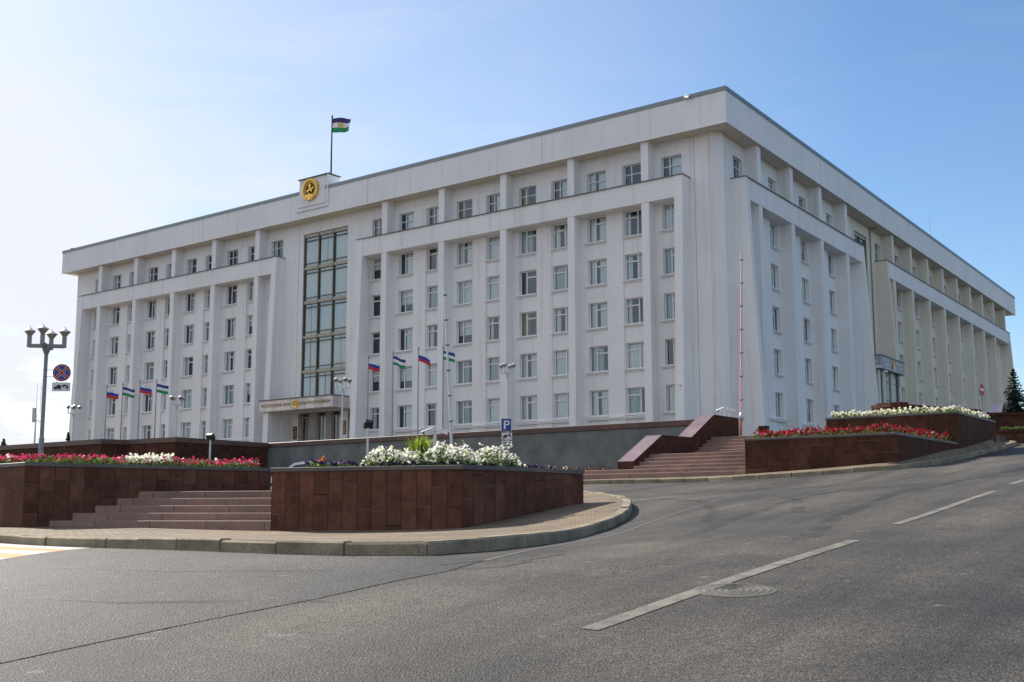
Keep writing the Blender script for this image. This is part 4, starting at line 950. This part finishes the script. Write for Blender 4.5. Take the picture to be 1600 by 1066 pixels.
# ---------------------------------------------------------------- flowers
def in_poly(x, y, P):
    r = False
    for i in range(len(P)):
        (x1, y1), (x2, y2) = P[i - 1], P[i]
        if (y1 > y) != (y2 > y) and x < (x2 - x1) * (y - y1) / (y2 - y1) + x1: r = not r
    return r
def bloom(mb, c, r, mi):
    d = Vector((rnd.gauss(0, .7), rnd.gauss(-.35, .7), rnd.uniform(.2, 1))).normalized(); u = d.orthogonal().normalized(); v = d.cross(u)
    n = 5; ph = rnd.random() * 6; c = Vector(c)
    ctr = c - d * r * .35
    P = []
    for i in range(2 * n):
        t = ph + math.pi * i / n; k = r * (1.0 if i % 2 == 0 else .72); P.append(c + (u * math.cos(t) + v * math.sin(t)) * k)
    for i in range(2 * n): mb.face([ctr, P[i], P[(i + 1) % (2 * n)]], mi)
def leafq(mb, c, r, mi):
    d = Vector((rnd.gauss(0, 1), rnd.gauss(0, 1), rnd.uniform(-.2, 1))).normalized(); u = d.orthogonal().normalized(); v = d.cross(u); c = Vector(c)
    mb.face([c - u * r, c + v * r * .5, c + u * r, c - v * r * .5], mi)
def bed(name, label, P, z, hfun, mats, weights, nb, nl, rb=.034, keep=None, leaf=None, shrink=.1):
    mb = MB(); xs, ys = [p[0] for p in P], [p[1] for p in P]; cnt = 0; tries = 0
    cx_, cy_ = sum(xs) / len(P), sum(ys) / len(P); P2_ = [(cx_ + (x - cx_) * (1 - shrink * .5), cy_ + (y - cy_) * (1 - shrink * .5)) for x, y in P]
    while cnt < nb + nl and tries < 60 * (nb + nl):
        tries += 1
        x, y = rnd.uniform(min(xs), max(xs)), rnd.uniform(min(ys), max(ys))
        if not in_poly(x, y, P2_) or (keep and not keep(x, y)): continue
        h = hfun(x, y)
        if h <= .02: continue
        if cnt < nb: bloom(mb, (x, y, z + h * (rnd.uniform(.55, 1.05) if rnd.random() < .965 else rnd.uniform(1.05, 1.2))), rb * rnd.uniform(.7, 1.25), rnd.choices(range(len(mats)), weights)[0])
        else: leafq(mb, (x, y, z + h * rnd.uniform(.0, .86)), rb * rnd.uniform(.9, 1.7), len(mats))
        cnt += 1
    o = mb.build(name, list(mats) + [leaf or LEAF], None, merge=False); tag(o, label, 'flowers', None, 'stuff'); return o
def edge_dist(x, y, P, edges):
    best = 9
    for i in edges:
        a, b = Vector(P[i]), Vector(P[(i + 1) % len(P)]); p = Vector((x, y)); d = b - a; k = max(0, min(1, (p - a).dot(d) / d.dot(d))); best = min(best, (p - a - d * k).length)
    return best
wob = lambda x, y: .5 + .18 * math.sin(3.1 * x + 1.3 * y) + .16 * math.sin(5.3 * y - 2.2 * x + 1) + .2 * math.sin(11 * x + 5 * y) * math.sin(12 * y - 4 * x)
# left planter: pink and crimson rim, a white drift in the middle of the right-hand side
whiteA = lambda x, y: math.hypot(x + 7.95, y - 23.75) < .50
eA = lambda x, y: edge_dist(x, y, PA, (0, 1))
bed('pink_petunias', 'pink and crimson petunias along the rim of the left planter', PA, .93, lambda x, y: .17 + .12 * wob(x, y), (PET_R, PET_P, PET_W), (6, 2.2, .3), 1900, 4200, .034, lambda x, y: eA(x, y) < 1.0 and not (whiteA(x, y) and rnd.random() < .7))
bed('white_petunias', 'drift of white petunias among the pink ones in the left planter', PA, .93, lambda x, y: .22 + .10 * wob(x, y), (PET_W, PET_C), (5, 1), 330, 260, .036, whiteA)
# corner planter: violet rim, white mounds behind
eB = lambda x, y: edge_dist(x, y, PB_, (0, 1))
def hB(x, y):
    h = 0
    for cx_, cy_, r, hh in ((-2.32, 20.6, .58, .40), (-1.75, 20.6, .62, .36), (-1.2, 20.5, .65, .46), (-.55, 20.95, .42, .30), (-.30, 20.85, .58, .45), (-1.3, 21.5, .8, .44), (-2.0, 21.5, .6, .38)):
        k = 1 - math.hypot(x - cx_, y - cy_) / r
        if k > 0: h = max(h, hh * .95 * min(1, k * 2.2) ** .5 * (.8 + .35 * wob(4 * x, 4 * y)))
    return h
bed('white_petunias', 'mounds of white petunias in the corner planter', PB_, .77, hB, (PET_W, PET_C), (6, 1), 1600, 2600, .035)
bed('purple_petunias', 'dark purple petunias along the rim of the corner planter', PB_, .77, lambda x, y: .07 + .07 * wob(x, y) + (.06 if x < -3 else 0), (PET_V, PET_C), (7, .5), 800, 1150, .038, lambda x, y: eB(x, y) < (.9 if x < -2.9 else .55) and x > -4.0 and x + y < 22.9)
# canna and lime grass in the corner planter
def plant(name, label, base, mats, n, h, spread, wd, cat='plant'):
    mb = MB()
    for i in range(n):
        t = rnd.random() * 6.28; lean = rnd.uniform(.1, 1) * spread; hh = h * rnd.uniform(.55, 1.05)
        p0 = Vector((rnd.gauss(0, .05), rnd.gauss(0, .05), 0)); dirv = Vector((math.cos(t), math.sin(t), 0)); sd_ = Vector((-dirv.y, dirv.x, 0)); prev = None
        for j in range(6):
            k = j / 5; c = p0 + dirv * lean * k ** 1.6 + Vector((0, 0, hh * (k - .12 * k * k))); wv = wd * (math.sin(math.pi * min(1, .12 + k * .88)) + .05)
            cur = (c - sd_ * wv, c + sd_ * wv)
            if prev: mb.face([prev[0], prev[1], cur[1], cur[0]], i % len(mats))
            prev = cur
    o = mb.build(name, mats, None, merge=False); o.location = Vector(base); tag(o, label, cat)
    o.data.transform(Matrix.Translation((0, 0, -min(v.co.z for v in o.data.vertices)))); return o
b_ = at(659, 722, 20.9); plant('ornamental_grass', 'tuft of lime green grass rising behind the white petunias', (b_.x, b_.y, .77), [LIME, LIME, LEAF], 420, .74, .40, .013)
b_ = at(500, 725, 21.0); plant('red_canna', 'small orange red canna standing alone in the corner planter', (b_.x, b_.y, .77), [PET_O], 7, .36, .11, .032)
# right-hand planters (site -> world)
wp = lambda P: [tuple(site(*p).xy) for p in P]
W1, W2 = wp(P1), wp(P2)
bed('scarlet_flowers', 'scarlet salvias filling the planter beside the stairs', W1, 2.31, lambda x, y: .20 + .20 * wob(x * 1.5, y * 1.5), (PET_S, PET_R, PET_W), (7, 1.0, .1), 2500, 2600, .046, lambda x, y: edge_dist(x, y, W1, (0, 1)) < 1.9)
bed('cream_flowers', 'cream white petunias filling the higher planter', W2, 3.43, lambda x, y: .20 + .14 * wob(x * 1.5, y * 1.5), (PET_C, PET_W), (3.5, 2.5), 2300, 2600, .048, lambda x, y: edge_dist(x, y, W2, (0, 1)) < 1.9)
DR = [tuple(site(x, y).xy) for x, y in ((-6, -28.3), (7.9, -28.3), (7.9, -27.6), (-6, -27.6))]
bed('dry_groundcover', 'low dry brown plants at the foot of the grey wall', DR, 1.45, lambda x, y: .12 + .12 * wob(x * 2, y * 2), (DRY, PET_C), (5, 1), 500, 900, .04, None, DRY)
LED = [tuple((at(px, 672, Y)).xy) for px, Y in ((1562, 46.9), (1600, 46.2), (1640, 45.6), (1640, 46.2), (1600, 46.8), (1562, 47.4))]
bed('ledge_groundcover', 'yellowish green ground cover on the ledge at the right edge', LED, at(1570, 672, 46.8).z - .05, lambda x, y: .10 + .12 * wob(x * 2, y * 2), (DRY, LEAF), (1, 3), 100, 700, .05, None, LEAF)

# ---------------------------------------------------------------- street furniture
def lamp(name, label, base, h, spread, head, n=4, rot=0.0, cone=True):
    t = empty(name, base, rot); tag(t, label, 'street lamp', 'many-headed street lamps')
    pr = .075 * (1.25 if cone else .75)
    m = MB(); m.tube((0, 0, -.3), (0, 0, h * .44), pr, pr, 14); m.lathe((0, 0, 0), [(pr, h * .44), (pr * .80, h * .445)], 14); m.tube((0, 0, h * .445), (0, 0, h), pr * .80, pr * .72, 14)
    m.lathe((0, 0, h - .22), [(pr * .8, 0), (pr * 1.7, .22), (pr * 1.7, .34)], 14)
    m.build('pole', METAL if cone else PALEM, t, recenter=False)
    for k in range(n):
        a = 2 * math.pi * k / n + (.0 if cone else .42); dx, dy = math.cos(a), math.sin(a); r = spread / 2
        arm = MB(); s_ = .055 if cone else .028
        arm.obox((dx * r * .5, dy * r * .5, h + .10), Vector((dx, dy, 0)) * r * .5, Vector((-dy, dx, 0)) * s_, (0, 0, s_ * 1.25))
        arm.obox((dx * r, dy * r, h + .10 + head * .40), Vector((dx, dy, 0)) * s_ * 1.2, Vector((-dy, dx, 0)) * s_ * 1.2, (0, 0, head * .40 + s_))
        arm.build('arm', METAL if cone else PALEM, t, recenter=False)
        z = h + .12 + head * .80
        hd = MB(); hd.lathe((dx * r, dy * r, z), [(head * .12, 0), (head * .16, head * .05), (head * .5, head * .52)], 18)
        o = hd.build('lamp_bowl', LGLASS if cone else METAL, t, recenter=False, smooth=True)
        cp = MB(); cp.lathe((dx * r, dy * r, z), [(head * .52, head * .50), (head * .52, head * .56), (head * .14, head * .80), (head * .05, head * .84), (head * .03, head * 1.0), (0, head * 1.0)], 18)
        cp.build('lamp_cap', PALEM, o, recenter=False)
    return t
b_ = at(64, 705, 40); big = lamp('street_lamp', 'tall four headed lamp carrying the no stopping sign at the left', (b_.x, b_.y, gz(b_.x, b_.y)), at(66, 545, 40).z - gz(b_.x, b_.y), 1.24, .40, 4, .16)
def sign_face(t, polys, name='sign_face', th=.004, parent=None):
    """flat shapes in local xz, facing -y; polys: list of (points, material, layer)"""
    out = {}
    for pts, mt, ly in polys: out.setdefault((mt.name, ly), [mt, ly, []])[2].append(pts)
    mb = MB(); mats = []
    for (mt, ly, L) in out.values():
        if mt not in mats: mats.append(mt)
        for pts in L: mb.face([(x, -.004 - ly * .003, z) for x, z in pts], mats.index(mt))
    return mb.build(name, mats, t, recenter=False)
def circ(r, n=28, cx_=0, cz=0, a0=0, a1=2 * math.pi): return [(cx_ + r * math.cos(a0 + (a1 - a0) * i / n), cz + r * math.sin(a0 + (a1 - a0) * i / n)) for i in range(n)]
def rect(x0, x1, z0, z1): return [(x0, z0), (x1, z0), (x1, z1), (x0, z1)]
def rotp(P, a): return [(x * math.cos(a) - z * math.sin(a), x * math.sin(a) + z * math.cos(a)) for x, z in P]
def disc_plate(t, r, mt, name='plate'):
    m = MB(); m.lathe((0, 0, 0), [(0, 0), (r, 0), (r, .02), (0, .02)], 28); o = m.build(name, mt, t, recenter=False); o.rotation_euler = (R(-90), 0, 0); o.location = (0, .0, 0); return o
def box_plate(t, w_, h, mt, z=0, name='plate'):
    m = MB(); m.box(-w_ / 2, w_ / 2, 0, .02, z - h / 2, z + h / 2); return m.build(name, mt, t, recenter=False)
TOW = [([(-.26, -.06), (-.26, .0), (-.17, .015), (-.13, .075), (-.02, .075), (.0, .02), (.0, -.06)], 0), (circ(.038, 14, -.19, -.065), 1), (circ(.038, 14, -.05, -.065), 1),
       ([(-.01, .0), (.06, .03), (.05, .05), (-.01, .03)], 0), ([(.05, .07), (.12, .04), (.26, -.03), (.27, .02), (.20, .075), (.11, .095)], 0), (circ(.036, 14, .22, -.045), 1), (circ(.034, 14, .09, .025), 1)]
# no stopping sign with tow-away plate, on brackets of the tall lamp
b_ = at(96.5, 582.5, 39.9); t = empty('no_stopping_sign', b_, R(6)); tag(t, 'round blue no stopping sign with a tow truck plate, fixed to the tall lamp', 'road sign')
disc_plate(t, .325, METAL)
dg = [rotp(rect(-.31, .31, -.033, .033), R(45)), rotp(rect(-.31, .31, -.033, .033), R(-45))]; wd_ = [rotp(rect(-.275, .275, -.05, .05), R(45)), rotp(rect(-.275, .275, -.05, .05), R(-45))]
sign_face(t, [(circ(.325), WSIGN, 0), (circ(.32), RED, 1), (circ(.268), WSIGN, 2), (circ(.262), BLUE, 3)] + [(p, WSIGN, 4) for p in wd_] + [(p, RED, 5 + .3 * i) for i, p in enumerate(dg)])
box_plate(t, .64, .32, METAL, -.53, 'tow_plate')
sign_face(t, [(rect(-.31, .31, -.68, -.38), WSIGN, 0)] + [([(x, z - .535) for x, z in p], BLACK, 1 + l) for p, l in TOW], 'tow_symbol')
m = MB()
for z in (.09, -.17): m.tube((0, .03, z), (-.70, .10, z + .03), .012, n=6)
for x in (-.17, .17): m.tube((x, .015, -.30), (x, .015, -.40), .012, n=6)
m.build('bracket', METAL, t, recenter=False)
# smaller lamps on the terrace
for px, ptop, Y, hd, sp, lab in ((793, 583, 58, .30, .72, 'small four headed lamp behind the parking sign, against the right half of the facade'), (534, 606, 66, .36, .86, 'small lamp in front of the main entrance canopy'),
                                (274, 633, 72, .36, .80, 'small lamp right of the left hand flag row'), (113, 646, 80, .36, .80, 'small lamp at the far left corner of the facade')):
    b_ = at(px, 690, Y); lamp('street_lamp', lab, (b_.x, b_.y, TZ), at(px, ptop, Y).z - TZ - .1, sp, hd, 4, rnd.random(), False)
# parking sign
b_ = at(791, 664, 50); t = empty('parking_sign', (b_.x, b_.y, gz(b_.x, b_.y)), R(4)); tag(t, 'blue parking sign with two small plates beneath it, in front of the grey wall', 'road sign')
zc = b_.z - gz(b_.x, b_.y)
m = MB(); m.tube((.06, .05, -.2), (.06, .05, zc + .3), .03, n=10); m.build('pole', PALEM, t, recenter=False)
s1 = empty('sign_panel', (0, 0, zc)); s1.parent = t
m = MB(); m.box(-.24, .24, 0, .02, -.30, .30); o = m.build('plate', WSIGN, s1, recenter=False); bevel(o, .008)
Pp = [rect(-.115, -.035, -.2, .2)] + [[(-.034, .2), (.05, .2), (.05, .14), (-.034, .14)], [(-.034, .04), (.05, .04), (.05, -.02), (-.034, -.02)]]
arc = []
for i in range(10):
    a0, a1 = -math.pi / 2 + math.pi * i / 10, -math.pi / 2 + math.pi * (i + 1) / 10
    arc.append([(.05 + .05 * math.cos(a0), .09 + .05 * math.sin(a0)), (.05 + .11 * math.cos(a0), .09 + .11 * math.sin(a0)), (.05 + .11 * math.cos(a1), .09 + .11 * math.sin(a1)), (.05 + .05 * math.cos(a1), .09 + .05 * math.sin(a1))])
sign_face(s1, [(rect(-.225, .225, -.285, .285), BLUE, 1)] + [(p, WSIGN, 2) for p in Pp + arc])
for dz, kind in ((-.52, 0), (-.90, 1)):
    s2 = empty('sign_panel', (.03, 0, zc + dz)); s2.parent = t
    m = MB(); m.box(-.24, .24, 0, .02, -.16, .16); m.build('plate', WSIGN, s2, recenter=False)
    if kind == 0: sign_face(s2, [([(x * .75, z * .9) for x, z in p], BLACK, 1 + l) for p, l in TOW] + [(rotp(rect(-.24, .24, -.014, .014), R(40)), RED, 3)])
    else: sign_face(s2, [(rect(-.18 + .02 * k, .17 - .03 * (k % 2), .06 - .07 * k, .095 - .07 * k), BLACK, 1) for k in range(3)])
# no entry sign
b_ = at(1534, 609, 45); t = empty('no_entry_sign', (b_.x, b_.y, gz(b_.x, b_.y)), R(45)); tag(t, 'red no entry sign on a thin post by the higher right hand planter', 'road sign')
zc = b_.z - gz(b_.x, b_.y)
m = MB(); m.tube((0, .04, -.2), (0, .04, zc + .26), .03, n=10); m.build('pole', METAL, t, recenter=False)
s1 = empty('sign_panel', (0, 0, zc)); s1.parent = t
disc_plate(s1, .27, METAL); sign_face(s1, [(circ(.27), WSIGN, 0), (circ(.262), RED, 1), (rect(-.2, .2, -.05, .05), WSIGN, 2)])
# raised barrier booms
def boom(label, base, tip, col, stripe):
    t = empty('barrier', base); tag(t, label, 'barrier', 'raised barrier booms'); d = Vector(tip) - Vector(base); L = d.length; d.normalize()
    m = MB()
    if col is PINK: m.tube((0, 0, -.1), d * .8, .055, n=10)
    else: m.box(-.15, .15, -.13, .13, -.1, 1.0)
    bevel(m.build('post', plain('orange_red', (.62, .12, .05), .5) if col is PINK else PALEM, t, recenter=False), .008)
    m = MB(); m.tube(d * .75, d * L, .05, .035, 10); m.build('boom', col, t, recenter=False)
    for k in range(7):
        m = MB(); a = L * (.20 + .125 * k); m.tube(d * a, d * (a + .04), .054, n=10); m.tube(d * (a + .02) + Vector((.05, 0, 0)), d * (a + .02) + Vector((.10, 0, .03)), .016, n=6)
        m.build('boom_fitting', BLACK, t, recenter=False)
    m = MB(); m.lathe((d * .95 + Vector((.03, -.06, 0)))[:], [(0, -.2), (.10, -.14), (.13, 0), (.10, .14), (0, .2)], 12); m.build('counterweight', PALEM, t, recenter=False, smooth=True)
b_ = at(709, 745, 38); boom('pale barrier boom raised almost upright behind the corner planter', (b_.x, b_.y, gz(b_.x, b_.y) + .1), at(694, 447, 38), PALEM, 0)
b_ = at(1157.5, 684, 46); boom('faded pink barrier boom raised upright at the top of the right hand stairs', (b_.x, b_.y, TZ), at(1158.5, 393, 46), PINK, 1)
# floodlights on posts
for px, py, Y, rz, lab in ((575, 663, 36, .5, 'black floodlight on a thin post right of the entrance'), (329, 683, 42, -.4, 'black floodlight on a thin post left of the entrance')):
    b_ = at(px, py, Y); z0 = gz(b_.x, b_.y); t = empty('floodlight', (b_.x, b_.y, z0), rz); tag(t, lab, 'floodlight', 'floodlights on posts')
    m = MB(); m.tube((0, 0, -.2), (0, 0, b_.z - z0 - .12), .035, n=10); m.build('pole', PALEM, t, recenter=False)
    m = MB(); m.obox((0, 0, b_.z - z0), (.15, 0, 0), (0, .07, .05), (0, -.08, .11)); m.obox((0, .10, b_.z - z0 + .03), (.10, 0, 0), (0, .05, .03), (0, -.03, .06)); bevel(m.build('housing', BLACK, t, recenter=False), .015)
    m = MB(); m.obox((0, -.068, b_.z - z0 - .05), (.13, 0, 0), (0, .006, .004), (0, -.07, .095)); m.build('lens', GLASS, t, recenter=False)
# security cameras
def cctv(label, base, h, twin=True, rz=0.0, pole=True, s=1.0):
    t = empty('security_camera', base, rz); tag(t, label, 'camera', 'white security cameras')
    m = MB()
    if pole: m.tube((0, 0, -.2), (0, 0, h), .055 * s, n=10); m.build('pole', PALEM, t, recenter=False)
    else: m.tube((0, .25 * s, h), (0, 0, h), .03 * s, n=8); m.build('bracket', PALEM, t, recenter=False)
    for sg in ((-1, 1) if twin else (1,)):
        m = MB(); ax = Vector((sg * .86, -.42, -.34)).normalized(); c = Vector((sg * .24, -.1, h - .04)) * s if pole else Vector((0, 0, h)); c.z = h - .03
        sdv = Vector((-ax.y, ax.x, 0)).normalized(); up = ax.cross(sdv)
        up = up if up.z > 0 else -up
        m.obox(c, ax * .20 * s, sdv * .065 * s, up * .055 * s); m.obox(c + up * .07 * s + ax * .03 * s, ax * .22 * s, sdv * .08 * s, up * .010 * s)
        m.tube(Vector((0, 0, h - .12 * s)), c - up * .05 * s, .018 * s, n=6)
        o = bevel(m.build('housing', WHITEM, t, recenter=False), .012 * s)
        m = MB(); m.tube(c + ax * .201 * s, c + ax * .21 * s, .04 * s, n=10); m.build('lens', BLACK, o, recenter=False)
b_ = at(680, 678, 36); cctv('pair of white cameras on a post behind the white petunias', (b_.x, b_.y, gz(b_.x, b_.y)), b_.z - gz(b_.x, b_.y) + .1, True, .2)
b_ = at(1134, 640, 48); cctv('pair of white cameras on a post behind the stair cheek wall', (b_.x, b_.y, TZ), b_.z - TZ, True, .1)
b_ = site(-3.62, -.36, 8.05); cctv('small white camera fixed to the right leg of the main facade', (b_.x, b_.y, b_.z), 0, False, SA, False, .7)
b_ = site(-2.6, -.30, 27.25); cctv('camera fixed to the cornice near the nearest roof corner', (b_.x, b_.y, b_.z), 0, False, SA, False, 1.25)
b_ = site(-74.6, -.1, 27.55); cctv('camera on the cornice at the far left roof corner', (b_.x, b_.y, b_.z), 0, False, SA, False, 1.0)
b_ = site(1.0, 28.1, 11.5); cctv('white camera under the side canopy', (b_.x, b_.y, b_.z), 0, False, SA + 1.2, False, .9)
# flags
def flag(label, base, top, wd, h, bands, rz, seed, group='flags in front of the facade', droop=.25, crest_on=False, pole_r=.035, pole_mat=None):
    t = empty('flag_pole', base); tag(t, label, 'flag', group)
    H = top.z - base[2]
    m = MB(); m.tube((0, 0, -.1), (0, 0, H), pole_r, pole_r * .6, 10); m.lathe((0, 0, H), [(0, -.02), (pole_r * 1.3, 0), (pole_r * .8, .12), (0, .26)], 8); m.build('pole', pole_mat or METAL, t, recenter=False)
    m = MB(); nx, nz_ = 22, 12; rr = random.Random(seed); p1, p2, amp = rr.random() * 6, rr.random() * 6, rr.uniform(.07, .12) * wd
    def pt(i, j):
        u, v = i / nx, j / nz_
        x = wd * u * (1 - .06 * math.sin(2.4 * u)); y = amp * u ** .6 * math.sin(6.5 * u + 2.0 * v + p1) + amp * .5 * u * math.sin(11 * u - 3 * v + p2)
        z = H - .12 - h * v - droop * wd * u ** 1.4 * (.8 + .2 * math.sin(4 * u + p1)) + .03 * wd * math.sin(9 * u + p2) * u
        return Vector((x * math.cos(rz) - y * math.sin(rz), x * math.sin(rz) + y * math.cos(rz), z))
    for j in range(nz_):
        for i in range(nx):
            m.face([pt(i, j), pt(i, j + 1), pt(i + 1, j + 1), pt(i + 1, j)], min(len(bands) - 1, j * len(bands) // nz_))
    o = m.build('flag_cloth', bands, t, recenter=False, smooth=True)
    if crest_on:
        e = MB(); uc, r = .46, h * .20
        for sgn_ in (-1, 1):
            ring_ = []
            for k in range(18):
                a = 2 * math.pi * k / 18; i, j = (uc * wd + r * math.cos(a)) / wd * nx, (.5 * h - r * math.sin(a)) / h * nz_
                q = pt(i, j); ring_.append(q + Vector((math.sin(rz), -math.cos(rz), 0)) * .012 * sgn_)
            e.face(ring_)
        e.build('flag_emblem', GOLDP, o, recenter=False)
    return t
RU, BA = [FWHITE, FBLUE, FRED], [FNAVY, FWHITE, FGREEN]
fl = [(575, 560, 66, RU, 'white blue red flag, nearest the entrance in the right hand row', 1, .30), (614, 553, 66, BA, 'blue white green flag second in the right hand row', 2, .45), (654, 547, 66, RU, 'white blue red flag third in the right hand row', 3, .55), (693, 545, 66, BA, 'blue white green flag half hidden by the pale barrier boom', 4, .35),
      (167, 606, 76, RU, 'white blue red flag at the far left', 5, .15), (192, 602, 76, BA, 'blue white green flag second from the left', 6, .25), (219, 598, 76, RU, 'white blue red flag third from the left', 7, .30), (245, 597, 76, BA, 'blue white green flag fourth from the left', 8, .35)]
for px, py, Y, bands, lab, sd_, dr in fl:
    b_ = at(px - 1.5 if px > 500 else px - 4, 690, Y); tp = at(px, py, Y)
    flag(lab, (b_.x, b_.y, TZ), tp, .80 if px > 500 else .86, .56 if px > 500 else .60, bands, .25 + .15 * math.sin(sd_ * 2.3), sd_, droop=dr, pole_r=.05)
b_ = site(-39.3, 3.0, 28.0); tp = site(-39.3, 3.0, 34.95)
flag('flag with gold emblem flying from the pole on the roof above the crest', tuple(b_), tp, 1.85, 1.32, [plain('flag_violet', (.05, .03, .14), .8), FWHITE, FGREEN], SA + .35, 11, None, .07, True, .09, BLACK)
# silver car parked behind the corner planter
b_ = at(487, 760, 45.0); z0 = gz(b_.x, b_.y)
t = empty('parked_car', (b_.x, b_.y, z0 + .0), R(-8)); tag(t, 'silver car of which only the roof shows above the corner planter', 'car')
side_ = [(-2.1, .35), (-2.15, .65), (-2.0, .80), (-1.15, .92), (-.55, 1.38), (-.1, 1.46), (.7, 1.44), (1.45, 1.02), (2.05, .92), (2.15, .6), (2.05, .35)]
def car_section(k): return [(x, z if z < .93 else z, ) for x, z in side_]
m = MB(); n = len(side_)
def yw(z): return .86 if z < .95 else .86 - (z - .95) * .42
for i in range(n):
    (x0, z0_), (x1, z1_) = side_[i], side_[(i + 1) % n]
    m.face([(x0, -yw(z0_), z0_), (x1, -yw(z1_), z1_), (x1, yw(z1_), z1_), (x0, yw(z0_), z0_)][::-1])
for s_ in (-1, 1):
    P = [(x, s_ * yw(z), z) for x, z in side_]; lo = [P[0], P[1], P[2], P[3], P[7], P[8], P[9], P[10]]; hi = [P[3], P[4], P[5], P[6], P[7]]
    m.face(lo if s_ > 0 else lo[::-1]); m.face(hi if s_ > 0 else hi[::-1])
bevel(m.build('body', CARP, t, recenter=False), .05, 3, 20)
m = MB()
def gq(P): m.face(P)
gq([(-1.10, -.80, .99), (-1.10, .80, .99), (-.62, .66, 1.345), (-.62, -.66, 1.345)]); gq([(1.40, -.78, 1.075), (.80, -.66, 1.40), (.80, .66, 1.40), (1.40, .78, 1.075)])
for s_ in (-1, 1): gq([(-.95, s_ * .865, .98), (-.50, s_ * .72, 1.33), (.0, s_ * .70, 1.39), (.65, s_ * .71, 1.37), (1.2, s_ * .855, 1.0)])
m.v = [(x, y, z + .012) for x, y, z in m.v]; m.build('window', CGLASS, t, recenter=False)
for x in (-1.35, 1.35):
    for s_ in (-1, 1):
        m = MB(); m.tube((x, s_ * .66, .31), (x, s_ * .88, .31), .31, n=20); o = m.build('wheel', TYRE, t, recenter=False)
        m = MB(); m.tube((x, s_ * .881, .31), (x, s_ * .885, .31), .2, n=16); m.build('rim', PALEM, o, recenter=False)
# aerial mast far left
b_ = at(54, 690, 70); t = empty('aerial_mast', (b_.x, b_.y, TZ)); tag(t, 'thin pale mast with a small box and side aerial at the far left', 'mast')
h = at(54, 600, 70).z - TZ
m = MB(); m.tube((0, 0, 0), (0, 0, h * .62), .07, .05, 8); m.tube((0, 0, h * .62), (0, 0, h), .022, .012, 6); m.tube((.25, 0, h * .60), (.25, 0, h * .98), .012, n=6); m.build('pole', WHITEM, t, recenter=False)
m = MB(); m.box(-.22, -.03, -.08, .08, h * .52, h * .70); m.tube((-.03, 0, h * .55), (.3, 0, h * .53), .03, n=6); m.build('aerial_box', PALEM, t, recenter=False)

# ---------------------------------------------------------------- conifers
def conifer(label, base, h, rad, seed, lean=0.0):
    rr = random.Random(seed); t = empty('spruce_tree', base); tag(t, label, 'tree', 'spruce trees')
    m = MB(); m.tube((0, 0, -.3), (0, 0, h * .97), .035 * h * .5, .01, 8); m.build('trunk', BARK, t, recenter=False)
    m = MB(); z = .03 * h
    while z < h:
        k = 1 - z / h; L = rad * (k ** .85) * rr.uniform(.8, 1.15) + .04
        nb = max(4, int(9 * k + 3))
        for i in range(nb):
            a = 2 * math.pi * (i + rr.random()) / nb; l_ = L * rr.uniform(.6, 1.12); dx, dy = math.cos(a), math.sin(a)
            ns = max(4, int(l_ / .055))
            for j in range(ns):
                u = (j + rr.random()) / ns; c = Vector((dx * l_ * u, dy * l_ * u, z - l_ * .30 * u + l_ * .16 * u * u + rr.gauss(0, .02)))
                for q in range(7):
                    d = (Vector((dx, dy, 0)) * .6 + Vector((rr.gauss(0, .7), rr.gauss(0, .7), rr.gauss(-.12, .35)))).normalized(); sdv = d.orthogonal().normalized()
                    ln, wd_ = rr.uniform(.10, .20) * (.6 + .5 * k), .024
                    m.face([c - sdv * wd_, c + d * ln * .5 - sdv * wd_ * 1.4, c + d * ln, c + d * ln * .5 + sdv * wd_ * 1.4])
        z += h * rr.uniform(.020, .032) + .02
    o = m.build('crown', NEEDLE, t, recenter=False, merge=False); return t
b_ = at(1583, 578, 58); zb = 3.4; conifer('dark spruce beside the end of the cream side wing', (b_.x, b_.y, zb), b_.z - zb, 1.25, 3)
b_ = at(6, 686, 95); conifer('dark spruce top above the wall at the left edge', (b_.x, b_.y, 3), b_.z - 3, 1.1, 5)
b_ = at(1612, 620, 62); conifer('dark spruce partly outside the right edge', (b_.x, b_.y, 3.4), b_.z - 3.4, 1.2, 9)
b_ = at(107, 676, 88); conifer('small spruce behind the lamp at the far left corner', (b_.x, b_.y, 3), b_.z - 3, .5, 6)
